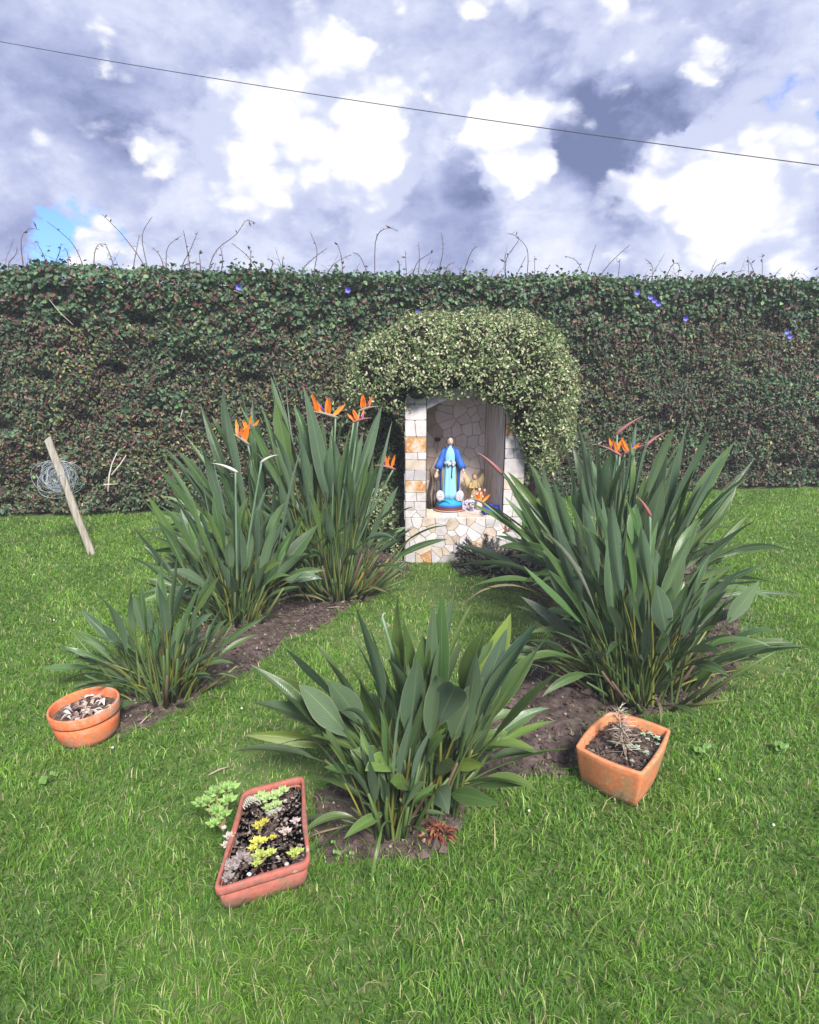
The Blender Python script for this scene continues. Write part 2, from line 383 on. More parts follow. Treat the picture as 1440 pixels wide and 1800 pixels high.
def bedmask(x, y, noise_amp=.03):
    fl = np.c_[x, y]; j = np.c_[wave(fl, 31, 5), wave(fl, 32, 5)]*.025 + rs.normal(0, noise_amp, fl.shape)
    m = np.zeros(len(x), bool)
    for p_ in BEDS: m |= inpoly(x+j[:,0], y+j[:,1], p_)
    return m
# soil crumbs and pale chips
cl = MB()
for k in range(15000):
    poly = BEDS[0 if rs.rand() < .4 else 1]; x, y = rs.uniform(poly.min(0), poly.max(0))
    if not bedmask(np.array([x]), np.array([y]), .01)[0]: continue
    r = rs.gamma(1.7, .0028)+.0018; a = rs.uniform(0, 6.28)
    R = [np.array([math.cos(a+q)*r*rs.uniform(.6,1.2), math.sin(a+q)*r*rs.uniform(.6,1.2), 0]) for q in (0,1.57,3.14,4.71)]
    o = np.array([x, y, .012+rs.uniform(0,.008)])
    sh = rs.uniform(.6, 1.6); c = (.080*sh,.058*sh,.052*sh) if rs.rand() < .9 else (.26,.22,.18)
    cl.add([o+q for q in R]+[o+(0,0,r), o-(0,0,r)], [(0,1,4),(1,2,4),(2,3,4),(3,0,4),(1,0,5),(2,1,5),(3,2,5),(0,3,5)], 0, c)
tag(cl.build('soil_crumbs', M_dead, smooth=False, colattr=True), 'loose crumbs of soil and pale chips scattered over the flower beds', 'soil', kind='stuff')

# hedge line
HL, HR = G(0, 912)[:2], G(1440, 858)[:2]
HD = (HR-HL)/np.linalg.norm(HR-HL); HN = np.array([HD[1], -HD[0]])     # HN towards the camera
HTOP = 2.2
def hedge_t(x, y): return (x-HL[0])*HN[0] + (y-HL[1])*HN[1]            # >0 in front

POT_R = G(151, 1237, .14)
NX0, NX1, NY0, NY1 = -.035, .83, 4.63, 5.2
SQ = [G(1010,1312,.165), G(1072,1249,.165), G(1181,1282,.165), G(1130,1363,.165)]
PZ = .105
PL = [G(374,1568,PZ), G(427,1388,PZ), G(534,1361,PZ), G(546,1516,PZ)]
# ------------------------------------------------------------------ grass
def grass():
    YS = []; n_try = 1250000
    y = rs.uniform(.95, 7.6, n_try); hw = .66*y+.75; x = rs.uniform(-1, 1, n_try)*(.66*7.6+.75)
    keep = np.abs(x) < hw
    dens = np.clip(1.9/np.maximum(y, 1), 0.25, 1.0)
    keep &= rs.rand(n_try) < dens
    x, y = x[keep], y[keep]
    bare = bedmask(x, y, .045); t = hedge_t(x, y)
    k = (~bare | (rs.rand(len(x)) < .02)) & (t > .02 + .08*wave(np.c_[x,y], 3, 1.5))
    k &= ~((x > NX0) & (x < NX1) & (y > NY0) & (y < NY1))
    k &= (x-POT_R[0])**2 + (y-POT_R[1])**2 > .125**2
    for q in (SQ, PL):
        c = np.mean(q, 0)[:2]; pp = [c+(a[:2]-c)*.86 for a in q]; k &= ~inpoly(x, y, pp)
    # thin patches
    thin = np.zeros(len(x))
    for px, py, r in [(470,1345,.22),(720,1130,.3),(840,1050,.28),(900,1010,.3),(640,1120,.2),(1240,1160,.2),(330,1185,.15),(560,1360,.15),(760,1040,.3),(1290,1150,.25),(940,1080,.3)]:
        c = G(px, py); thin = np.maximum(thin, np.exp(-((x-c[0])**2+(y-c[1])**2)/r**2))
    k &= rs.rand(len(x)) > thin*.62
    x, y, thin = x[k], y[k], thin[k]; n = len(x)
    p2 = np.c_[x, y]
    cl_ = wave(p2, 11, 2.2, 4); cl2 = wave(p2, 12, .7, 2); cl3 = wave(p2, 14, 9, 2)
    near = np.clip((2.3-y)/1.1, 0, 1)
    h = (.022 + .015*np.clip(cl_+.3, 0, 1) + .010*near + .012*np.clip(cl3, 0, 1)) * .78 * rs.lognormal(0, .32, n)
    h = np.where(rs.rand(n) < .02+.05*near, h*1.7, h) * (1-.45*thin)
    wd = (.0010 + .00036*y) * rs.uniform(.7, 1.35, n)
    flow = wave(p2, 15, 1.6, 3)*3.0
    az = np.where(rs.rand(n) < .35, flow + rs.normal(0, .7, n), rs.uniform(0, 6.283, n)); lean = np.abs(rs.normal(.8, .4, n))
    d = np.c_[np.cos(az), np.sin(az)]; fa = az + rs.normal(math.pi/2, .5, n); s = np.c_[np.cos(fa), np.sin(fa)]
    B = np.c_[x, y, np.full(n, .0)]
    L1, L2 = h*.5, h
    def pt(f, up): return np.c_[x + d[:,0]*lean*f, y + d[:,1]*lean*f, up]
    p1 = pt(h*.30, h*.55); p2_ = pt(h*.95, h*(1.0-.33*np.clip(lean, 0, 1.3)))
    S = np.c_[s*wd[:,None], np.zeros(n)]
    V = np.stack([B-S, B+S, p1-S*.8, p1+S*.8, p2_], 1)
    idx = (np.arange(n)*5)[:, None]
    Fc = np.concatenate([idx+[0,1,3], idx+[0,3,2], idx+[2,3,4]], 0)
    g1 = np.array([.068,.172,.020]); g2 = np.array([.172,.325,.040]); g3 = np.array([.30,.43,.11]); br = np.array([.40,.36,.20])
    t_ = np.clip(.40 + .38*cl2 + .34*cl_ + .04*(y-2) + rs.normal(0, .28, n), 0, 1)[:, None]
    c = g1*(1-t_) + g2*t_
    u = rs.rand(n)[:, None]; c = np.where(u < .09, g3, c); c = np.where(u > .94-.05*np.clip(cl3, 0, 1)[:, None]-.28*thin[:, None], br, c)
    c *= rs.uniform(.75, 1.25, (n, 1))
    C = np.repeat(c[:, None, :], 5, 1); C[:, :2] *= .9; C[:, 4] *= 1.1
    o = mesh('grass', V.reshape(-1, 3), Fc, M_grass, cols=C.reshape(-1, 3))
    tag(o, 'short green lawn grass with thin worn patches between the flower beds', 'grass', kind='stuff')
grass()

# ------------------------------------------------------------------ leaf clouds
def leaf_cloud(name, pos, nor, size, asp, col, m, parent, fold=.25, droop=0, tilt=.6, stuff=True):
    n = len(pos); r = rs.normal(size=(n, 3)); nn = nor + r*tilt; nn /= np.linalg.norm(nn, axis=1)[:, None]
    a = rs.normal(size=(n, 3)); a[:, 2] -= droop; a -= nn*(a*nn).sum(1)[:, None]; a /= np.linalg.norm(a, axis=1)[:, None]
    b = np.cross(nn, a); L = size[:, None]; W = (size*asp)[:, None]; asp = W/L
    v0 = pos - a*L*.5; v3 = pos + a*L*.5 - nn*L*.12
    m1 = pos - a*L*.12; vl = m1 + b*W*.5 + nn*L*fold*asp; vr = m1 - b*W*.5 + nn*L*fold*asp
    m2 = pos + a*L*.2; vl2 = m2 + b*W*.38 + nn*L*fold*asp*.6; vr2 = m2 - b*W*.38 + nn*L*fold*asp*.6
    V = np.stack([v0, vl, vl2, v3, vr2, vr], 1).reshape(-1, 3); i = (np.arange(n)*6)[:, None]
    Fc = np.concatenate([i+[0,3,2,1], i+[0,5,4,3]], 0)
    C = np.repeat(col[:, None, :], 6, 1).reshape(-1, 3)
    o = mesh(name, V, Fc, m, parent, cols=C)
    if stuff: o['kind'] = 'stuff'
    return o

# ------------------------------------------------------------------ hedge
def hedge():
    c = HL + HD*4.5
    root = thing('hedge', (c[0], c[1], 0), 'tall clipped hedge of dark green and reddish leaves, bare canes rising from its top', 'hedge')
    SX0, SX1 = -1.9, 11.2; TH = .9
    def surf(s, h):            # bulge of the front face
        q = np.c_[s, h]; return .11*wave(q, 21, .6, 4) + .05*wave(q, 22, 2.4, 3)
    def topz(s): return HTOP + .06*wave(np.c_[s, s*0], 23, .6, 5)
    # solid dark core backing the leaves
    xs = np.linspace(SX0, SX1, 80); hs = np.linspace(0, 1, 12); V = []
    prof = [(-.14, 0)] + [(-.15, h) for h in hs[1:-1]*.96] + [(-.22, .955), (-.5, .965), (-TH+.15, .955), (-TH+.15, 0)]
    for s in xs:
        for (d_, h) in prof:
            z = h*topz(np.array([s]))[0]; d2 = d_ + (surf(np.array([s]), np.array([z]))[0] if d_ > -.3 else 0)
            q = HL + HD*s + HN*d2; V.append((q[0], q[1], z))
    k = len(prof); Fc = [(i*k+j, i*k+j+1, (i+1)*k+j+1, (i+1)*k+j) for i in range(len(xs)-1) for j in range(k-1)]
    mesh('shade_core', V, Fc, M_core, root, True)
    # front leaves
    n = 150000; s = rs.uniform(SX0, SX1, n); h = rs.uniform(0.02, 1.0, n); tz = topz(s); z = h*tz
    dep = surf(s, z) - np.abs(rs.normal(0, .055, n)) + .03 + (rs.rand(n) < .05)*.04
    dep -= np.clip((h-.95)/.05, 0, 1)**2*.12; 
    gap = wave(np.c_[s, z*1.2], 24, 1.8, 4); dep -= np.clip(gap-.15, 0, 1)*.22; dep -= np.clip(wave(np.c_[s, z], 30, 4.5, 2)-.45, 0, 1)*.16
    q = HL[None, :] + HD[None, :]*s[:, None] + HN[None, :]*dep[:, None]; pos = np.c_[q, z]
    nor = np.tile([HN[0], HN[1], .45], (n, 1)); nor[:, 2] += np.clip((h-.93)*14, 0, 1.2)
    # colours: ivy-green near the top, reddish brown / olive below
    vp = h + .16*wave(np.c_[s, z], 25, .9, 5) - .02*s/4
    vinef = rs.rand(n) < np.clip((vp-.70)/.24, .04, .96)
    vinef |= (wave(np.c_[s, z], 29, .9, 4) > .58) & (rs.rand(n) < .8)
    red = wave(np.c_[s, z], 26, .7, 4); yel = wave(np.c_[s, z], 27, 1.0, 4)
    u = rs.rand(n)
    cg = np.array([.058,.098,.048]); cr_ = np.array([.100,.050,.040]); cy = np.array([.17,.19,.06]); cv = np.array([.050,.100,.050]); cb = np.array([.17,.13,.095])
    col = np.tile(cg, (n, 1))
    col[u < np.clip(.30+.30*red, .06, .62)] = cr_
    col[(u > .62) & (u < .62+np.clip(.16+.25*yel-.02*s, .03, .35))] = cy
    col[u > .93] = cb
    col[vinef] = cv; col[vinef & (u > .82)] = [.095,.175,.065]; col[vinef & (u < .20)] = cr_
    col *= rs.lognormal(-.06, .30, (n, 1))
    size = np.where(vinef, rs.uniform(.028, .056, n), rs.uniform(.020, .050, n)); asp = np.where(vinef, .85, .5)
    leaf_cloud('foliage', pos, nor, size, asp, col, M_hedge, root, fold=.25, droop=.6, tilt=.55)
    # top leaves
    n = 26000; s = rs.uniform(SX0, SX1, n); d_ = -rs.uniform(-.02, TH-.1, n); tz = topz(s)
    z = tz - .03 + .035*wave(np.c_[s, d_], 28, 2.5, 3) + rs.gamma(1.2, .018, n) - np.clip(-.10-d_, -.1, 0)*0
    z -= np.clip(1-(-d_)/.12, 0, 1)**2*.05
    q = HL[None, :] + HD[None, :]*s[:, None] + HN[None, :]*d_[:, None]
    col = np.tile(cv, (n, 1)); u = rs.rand(n); col[u < .12] = cr_*.9; col[u > .85] = [.10,.18,.065]; col *= rs.lognormal(0, .3, (n, 1))
    leaf_cloud('top_foliage', np.c_[q, z], np.tile([0, 0, 1.], (n, 1)), rs.uniform(.028, .055, n), .8, col, M_hedge, root, tilt=.7)
    # skirt of low foliage hanging over the lawn edge
    # canes
    A = [[(80,482),(75,400),(100,365),(140,368)],[(290,490),(250,410),(165,338)],[(505,490),(430,385),(358,313)],[(518,500),(500,390),(535,322)],
         [(585,500),(590,430),(635,390)],[(640,500),(668,440),(695,375)],[(668,500),(655,420),(645,370)],[(735,505),(765,435),(830,385),(865,335),(900,345)],
         [(910,520),(870,460),(815,415)],[(1105,515),(1115,440),(1090,375)],[(1060,515),(1100,470),(1150,432)],[(1205,530),(1200,460),(1185,415)],
         [(1318,530),(1322,400),(1360,362),(1400,372)],[(1290,520),(1265,460),(1240,448)],[(165,490),(140,430),(125,405)],[(195,490),(210,445),(215,415)],
         [(330,495),(335,440),(350,418),(375,420)],[(470,500),(480,440),(490,385)],[(575,500),(560,455),(535,430)],[(705,510),(703,475),(700,450)],
         [(995,520),(993,490),(997,460)],[(780,510),(783,470),(775,430)],[(400,500),(385,450),(372,425)],[(240,490),(238,450),(225,430)],
         [(1150,525),(1185,480),(1235,455)],[(1400,535),(1405,490),(1398,480)],[(880,520),(882,450),(872,425)],[(640,500),(690,480)],[(30,490),(55,455),(60,435)],[(950,520),(960,480),(940,470)],[(1430,540),(1425,440)]]
    Bc = [[(1440+10,540),(1440+30,480),(1440+85,445)],[(1440+28,540),(1440+35,480),(1440+32,410)],[(1440+98,540),(1440+118,440),(1440+112,378)],
          [(1440+185,540),(1440+215,450),(1440+240,425)],[(1440+340,545),(1440+340,470),(1440+385,400),(1440+345,380)],[(1440+413,545),(1440+415,440),(1440+380,395)],
          [(1440+370,545),(1440+410,460)],[(1440+440,545),(1440+440,460)],[(1440+465,545),(1440+495,490)],[(1440+615,555),(1440+655,420)],
          [(1440+618,550),(1440+590,480),(1440+545,460)],[(1440+655,555),(1440+710,480),(1440+775,420)],[(1440+732,555),(1440+740,470)],
          [(1440+850,565),(1440+855,500),(1440+830,470)],[(1440+888,570),(1440+925,490),(1440+950,495),(1440+940,545)],[(1440+1035,575),(1440+1080,470)],
          [(1440+1045,575),(1440+1075,500),(1440+1115,480)],[(1440+1090,575),(1440+1130,525),(1440+1180,510)],[(1440+1195,575),(1440+1190,460)],
          [(1440+1228,575),(1440+1205,500),(1440+1190,475)],[(1440+1240,575),(1440+1240,450)],[(1440+1280,575),(1440+1285,530),(1440+1310,500)],
          [(1440+1335,580),(1440+1360,510)],[(1440+1390,580),(1440+1440,520)],[(1440+140,540),(1440+130,500),(1440+160,480)],[(1440+960,570),(1440+1000,510)],
          [(1440+525,555),(1440+528,515)],[(1440+800,560),(1440+785,520)]]
    def Yh(x): # Y of a plane inside the hedge
        return HL[1] + (x-HL[0])*HD[1]/HD[0] + .35
    for k, pl in enumerate(A+Bc):
        y0 = Yh((pl[0][0]/2-720)/F*6.8) + rs.uniform(-.15, .2)
        pts = [P(px/2, 220+py/2, y0 + i*rs.uniform(-.06,.06)) for i, (px, py) in enumerate(pl)]
        pts = np.array([pts[0]-[0,0,.15]] + pts)
        # smooth resample
        t = np.linspace(0, len(pts)-1, 14); pts2 = []
        for u_ in t:
            i = min(int(u_), len(pts)-2); f = u_-i; p0 = pts[max(i-1,0)]; p1 = pts[i]; p2 = pts[i+1]; p3 = pts[min(i+2,len(pts)-1)]
            pts2.append(.5*((2*p1)+(-p0+p2)*f+(2*p0-5*p1+4*p2-p3)*f*f+(-p0+3*p1-3*p2+p3)*f**3))
        mb = MB(); mb.tube(pts2, np.linspace(.0055, .0022, 14), 4)
        for q in range(1, 13):      # nodes, thorns and small dry leaves
            p0 = np.array(pts2[q]); d = rs.normal(size=3)*.02; mb.tube([p0, p0+d], [.002, .0008], 3)
            if rs.rand() < .30:
                d2 = rs.normal(size=3)*.022; e2 = np.cross(d2, rs.normal(size=3)); e2 = e2/np.linalg.norm(e2)*.010
                mb.add([p0, p0+d2*.6+e2, p0+d2*1.2, p0+d2*.6-e2], [(0,1,2,3)])
        mb.build('bare_cane', M_cane, root)
    for k in range(170):
        s_ = rs.uniform(0, 9.5); q = HL + HD*s_ + HN*-rs.uniform(.1, .6); z0 = HTOP-.08; hh = rs.gamma(2.5, .04)+.06
        d = rs.normal(size=2)*.4*hh; b = rs.normal(size=2)*.25*hh
        pts = [(q[0], q[1], z0), (q[0]+d[0]*.4, q[1]+d[1]*.4, z0+hh*.5), (q[0]+d[0]+b[0], q[1]+d[1]+b[1], z0+hh)]
        mb = MB(); mb.tube(pts, [.0036, .0028, .0014], 3); p0 = np.array(pts[1])
        for e in range(3): mb.tube([p0*(1-e/3)+np.array(pts[2])*e/3, p0*(1-e/3)+np.array(pts[2])*e/3+rs.normal(size=3)*.025], [.002, .001], 3)
        mb.build('bare_cane', M_cane, root)
    # purple-blue flowers
    mf = mat('morning_glory', (.13,.12,.52), .6)
    for px, py in [(1150,528),(1143,522),(1157,534),(1120,514),(1383,583),(1388,591),(612,480+30),(1205,560),(420,505),(735,548)]:
        x = (px-720)/F*6.5; Yf = HL[1] + (x-HL[0])*HD[1]/HD[0] - .10; c = P(px, py, Yf); mb = MB()
        ring = [c + np.array([math.cos(a)*.026*(1+.12*math.cos(5*a)), -.012, math.sin(a)*.026*(1+.12*math.cos(5*a))]) for a in np.linspace(0, 6.283, 16)[:-1]]
        mb.add(ring+[c+np.array([0,.02,0])], [(i, (i+1)%15, 15) for i in range(15)]); mb.build('flower', mf, root)
    # pale bare branch against the hedge foot
    mt = mat('pale_dead_wood', (.42,.38,.34), .8)
    for pl in ([(190,864),(192,835),(197,815),(206,795)],[(196,835),(210,818),(222,800)],[(182,852),(205,851)]):
        Yb = HL[1]-.02; mb = MB(); mb.tube([P(px, py, Yb+.05*i) for i, (px, py) in enumerate(pl)], np.linspace(.009, .004, len(pl)), 5); mb.build('dead_branch', mt, root)
    for k in range(26):
        s_ = rs.uniform(.1, 9); z0 = rs.uniform(.1, 1.9); q = HL + HD*s_ + HN*.06; p0 = np.array([q[0], q[1], z0]); d = rs.normal(size=3)*[.12,.03,.14]
        mb = MB(); mb.tube([p0, p0+d*.5+rs.normal(size=3)*.02, p0+d], [.004,.003,.0015], 4); mb.build('dead_branch', mt if k % 3 == 0 else M_cane, root)
hedge()

# ------------------------------------------------------------------ stone shrine (niche)
def clip(poly, p, n):      # keep side where (x-p).n <= 0
    o = []
    for i in range(len(poly)):
        a, b = poly[i], poly[(i+1) % len(poly)]; da = np.dot(a-p, n); db = np.dot(b-p, n)
        if da <= 0: o.append(a)
        if (da < 0 < db) or (db < 0 < da): o.append(a + (b-a)*da/(da-db))
    return o
def vor(poly, seeds):
    out_ = []
    for i, s in enumerate(seeds):
        c = [np.array(q, float) for q in poly]
        for j, t in enumerate(seeds):
            if j != i and c: c = clip(c, (s+t)/2, t-s)
        if len(c) >= 3: out_.append(c)
    return out_
def inset(c, d):
    c = [np.array(q) for q in c]
    ar = sum(c[i][0]*c[(i+1)%len(c)][1]-c[(i+1)%len(c)][0]*c[i][1] for i in range(len(c)))
    if ar < 0: c = c[::-1]
    r = c; n = len(c)
    for i in range(n):
        a, b = c[i], c[(i+1)%n]; e = b-a; l = np.linalg.norm(e)
        if l < 1e-6: continue
        nn = np.array([e[1], -e[0]])/l; r = clip(r, a-nn*d, nn)
        if len(r) < 3: return None
    return r
def stone(c, O, U, Vv, Nn, parent, th, m):
    c1 = inset(c, .0014)
    if c1 is None: return
    # soften corners
    k = []
    for i in range(len(c1)):
        a, b, d = c1[i-1], c1[i], c1[(i+1) % len(c1)]
        k += [b+(a-b)*.07, b+(d-b)*.07]
    cen = sum(k)/len(k); n = len(k)
    if max(np.linalg.norm(q-cen) for q in k) < .008: return
    t = th*.75*rs.uniform(.7, 1.25); tl = rs.normal(0, .025, 2)
    def w_(q, h): return O + U*q[0] + Vv*q[1] + Nn*h
    r0 = [w_(q, -.004) for q in k]; r1 = [w_(q, t*.72) for q in k]
    r2 = []
    for q in k:
        qq = cen+(q-cen)*(1-.0025/max(np.linalg.norm(q-cen), .012)); r2.append(w_(qq, t + np.dot(qq-cen, tl)))
    V = r0+r1+r2; Fc = [(i, (i+1)%n, n+(i+1)%n, n+i) for i in range(n)] + [(n+i, n+(i+1)%n, 2*n+(i+1)%n, 2*n+i) for i in range(n)] + [tuple(2*n+i for i in range(n))]
    mesh('stone', V, Fc, m, parent)
def seeds_rect(x0, x1, y0, y1, s, jit=.50):
    o = []; ny = max(1, round((y1-y0)/s)); 
    for j in range(ny):
        nx = max(1, round((x1-x0)/s)); off = (j % 2)*.5
        for i in range(nx+(1 if off and nx > 1 else 0)):
            x = x0+(i+.5-off)*(x1-x0)/nx; y = y0+(j+.5)*(y1-y0)/ny
            o.append(np.array([min(max(x+rs.uniform(-jit,jit)*s, x0+.004), x1-.004), min(max(y+rs.uniform(-jit,jit)*s, y0+.004), y1-.004)]))
    return o
NR = thing('stone_shrine', ((NX0+NX1)/2, (NY0+NY1)/2, 0), 'pale stone clad garden shrine with arched niche under the rounded shrub', 'shrine')
OX0, OX1, SZ, ASZ, AAZ, NTOP = .122, .680, .355, 1.135, 1.222, 1.31
BXL, BXR, BY = .135, .592, 5.08      # back wall of the niche
def xs_arch(n=12):
    w_ = OX1-OX0; h = AAZ-ASZ; R = (w_*w_/4+h*h)/(2*h); cx = (OX0+OX1)/2; cz = AAZ-R
    return [(x, cz+math.sqrt(R*R-(x-cx)**2)) for x in np.linspace(OX0, OX1, n+1)]
AR = xs_arch()
def shrine():
    f = NY0+.012
    def quadprism(name, pts, y0, y1, m=M_mortar):
        n = len(pts); V = [(x, y0, z) for x, z in pts]+[(x, y1, z) for x, z in pts]
        Fc = [tuple(range(n)), tuple(range(n, 2*n))[::-1]] + [(i, n+i, n+(i+1)%n, (i+1)%n) for i in range(n)]
        return mesh(name, V, Fc, m, NR)
    quadprism('base', [(NX0+.01, -.05), (NX1-.01, -.05), (NX1-.01, SZ-.002), (NX0+.01, SZ-.002)], f, NY1)
    quadprism('left_pillar', [(NX0+.01, SZ), (OX0-.004, SZ), (OX0-.004, NTOP), (NX0+.01, NTOP)], f, NY1)
    quadprism('right_pillar', [(OX1+.004, SZ), (NX1-.01, SZ), (NX1-.01, NTOP), (OX1+.004, NTOP)], f, NY1)
    # arch head: front web + vault
    V = []; 
    for x, z in AR: V += [(x, f, z), (x, f, NTOP-.003), (x, BY+.02, z), (x, BY+.02, NTOP-.003)]
    Fc = []
    for i in range(len(AR)-1):
        a, b = 4*i, 4*i+4; Fc += [(a, b, b+1, a+1), (a+2, b+2, b, a), (a+1, b+1, b+3, a+3), (a+3, b+3, b+2, a+2)]
    mesh('arch', V, Fc, M_mortar, NR)
    quadprism('back_wall', [(OX0-.003, SZ+.001), (OX1+.003, SZ+.001), (OX1+.003, NTOP-.004), (OX0-.003, NTOP-.004)], BY+.021, NY1-.003)
    # right inner wall, splayed, stained plaster
    mb = MB(); nz = 14; ring = []
    x0, x1, y0, y1 = OX1-.004, BXR, NY0+.016, BY+.02
    cols_ = 7; V = []
    for j in range(nz+1):
        z = SZ+.002+(AAZ-SZ-.02)*j/nz
        for i in range(cols_+1):
            t = i/cols_; V.append((x0+(x1-x0)*t+.006*math.sin(i*2.3+j*.4)*(0<i<cols_), y0+(y1-y0)*t, z))
    Fc = [(j*(cols_+1)+i, j*(cols_+1)+i+1, (j+1)*(cols_+1)+i+1, (j+1)*(cols_+1)+i) for j in range(nz) for i in range(cols_)]
    mb.add(V, Fc); mb.build('side_wall', M_plaster, NR)
    mb = MB(); mb.add([(OX0-.001, NY0+.016, SZ), (BXL, BY+.02, SZ), (BXL, BY+.02, AAZ), (OX0-.001, NY0+.016, AAZ)], [(0,1,2,3)]); mb.build('side_wall', M_plaster, NR)
    quadprism('roof_slab', [(NX0-.02, NTOP+.002), (NX1+.02, NTOP+.002), (NX1+.02, NTOP+.05), (NX0-.02, NTOP+.05)], NY0-.02, NY1+.02)
    O = np.array([0, f, 0.]); U = np.array([1., 0, 0]); W = np.array([0, 0, 1.]); Nn = np.array([0, -1., 0])
    def pick(p): return ST[rs.choice(4, p=p)]
    # left pillar: courses of squared stones
    def courses(x0, x1, z0, z1, hs, split, pr):
        z = z0; k = 0
        while z < z1-.02:
            h = min(hs[k % len(hs)]*rs.uniform(.85, 1.15), z1-z)
            if z1-(z+h) < .03: h = z1-z
            xs = [x0]+([x0+(x1-x0)*split[k % len(split)]] if split[k % len(split)] else [])+[x1]
            for i in range(len(xs)-1):
                a, b = xs[i], xs[i+1]; sl = rs.uniform(-.012, .012)*(b < x1 or a > x0)
                q = [np.array([a, z]), np.array([b, z]), np.array([b, z+h]), np.array([a, z+h])]
                if b < x1: q[2] = q[2]+[sl, 0]; q[1] = q[1]-[sl*.5, 0]
                if a > x0: q[3] = q[3]+[sl0, 0]; q[0] = q[0]-[sl0*.5, 0]
                sl0 = sl
                stone(q, O, U, W, Nn, NR, .013, pr[k] if k < len(pr) and pr[k] is not None else pick([.5,.34,.11,.05]))
            z += h; k += 1
    R_, C_, P_, G_ = ST[3], ST[2], ST[0], ST[1]
    courses(NX0+.003, OX0-.002, SZ+.05, NTOP-.02, [.07,.065,.10,.075,.085,.06,.11,.125,.11,.08], [.45,.55,0,.4,0,.6,0,.5,0], [P_,P_,R_,G_,C_,P_,R_,P_,P_,P_])
    courses(OX1+.002, NX1-.003, SZ, NTOP-.02, [.09,.11,.08,.13,.07,.10], [.5,.4,.6,0,.45], [P_,P_,C_,P_,G_,P_,R_,C_])
    # base front: irregular rubble
    rect = [(NX0+.003, 0.0), (NX1-.003, 0.0), (NX1-.003, SZ-.004), (NX0+.003, SZ-.004)]
    sd_ = seeds_rect(NX0, NX1, 0, SZ, .072)
    for c in vor(rect, sd_):
        cx, cz = sum(c)/len(c); r = rs.rand()
        rusty = np.exp(-((cx-.20)**2+(cz-.12)**2)/.08**2)*.6
        stone(c, O, U, W, Nn, NR, .014, R_ if r < .03+rusty*.45 else C_ if r < .22+rusty*.8 else pick([.6,.36,.04,0]))
    for c in vor([(NX0+.003, SZ-.004), (OX0-.002, SZ-.004), (OX0-.002, SZ+.05), (NX0+.003, SZ+.05)], seeds_rect(NX0, OX0, SZ, SZ+.05, .06)):
        stone(c, O, U, W, Nn, NR, .013, P_)
    # arch face stones
    grp = [(0,3),(3,5),(5,7),(7,9),(9,12)]
    for a, b in grp:
        poly = [np.array(AR[i]) for i in range(a, b+1)] + [np.array((AR[b][0], NTOP-.02)), np.array((AR[a][0], NTOP-.02))]
        c = [poly[0]] + [poly[-2-0]] if False else None
        # concave bottom: use its chord
        q = [np.array((AR[a][0], max(AR[i][1] for i in range(a,b+1)) if False else AR[a][1]+.003)), np.array((AR[b][0], AR[b][1]+.003)), np.array((AR[b][0], NTOP-.02)), np.array((AR[a][0], NTOP-.02))]
        stone(q, O, U, W, Nn, NR, .012, P_ if rs.rand() < .6 else G_)
    # left pillar outer side
    Os = np.array([NX0+.01, f, 0]); Us = np.array([0, 1., 0]); Ns = np.array([-1., 0, 0])
    for c in vor([(0,0),(.55,0),(.55,NTOP-.02),(0,NTOP-.02)], seeds_rect(0, .55, 0, NTOP, .15)): stone(c, Os, Us, W, Ns, NR, .012, pick([.4,.4,.2,0]))
    Os = np.array([NX1-.01, f, 0]); Ns = np.array([1., 0, 0])
    for c in vor([(0,0),(.55,0),(.55,NTOP-.02),(0,NTOP-.02)], seeds_rect(0, .55, 0, NTOP, .18)): stone(c, Os, Us, W, Ns, NR, .012, pick([.4,.4,.2,0]))
    # back wall rubble
    MB_ = [noisemat('niche_cream_stone', [(.25,(.60,.49,.44)),(.55,(.76,.65,.60)),(.8,(.80,.73,.68))], 9, .85, .2, 40, .003, .6, rnd=.09),  # cream stone of the back wall, base colour tuned lighter than the front stones
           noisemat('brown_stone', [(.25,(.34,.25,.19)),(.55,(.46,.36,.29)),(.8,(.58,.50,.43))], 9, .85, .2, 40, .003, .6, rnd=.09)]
    Ob = np.array([0, BY+.021, 0.])
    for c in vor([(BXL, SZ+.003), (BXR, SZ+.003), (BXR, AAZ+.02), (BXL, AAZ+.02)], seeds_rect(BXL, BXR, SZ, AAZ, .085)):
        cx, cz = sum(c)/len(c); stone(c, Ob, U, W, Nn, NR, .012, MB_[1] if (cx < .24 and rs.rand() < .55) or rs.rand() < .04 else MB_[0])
    # shelf flags
    Osf = np.array([0, 0, SZ-.002]); V2 = np.array([0, 1., 0]); N2 = np.array([0, 0, 1.])
    for c in vor([(OX0, NY0+.012), (OX1, NY0+.012), (BXR, BY), (BXL, BY)], seeds_rect(OX0, OX1, NY0, BY, .13)): stone(c, Osf, U, V2, N2, NR, .008, pick([.4,.1,.5,0]))
shrine()
SHELF = SZ+.008

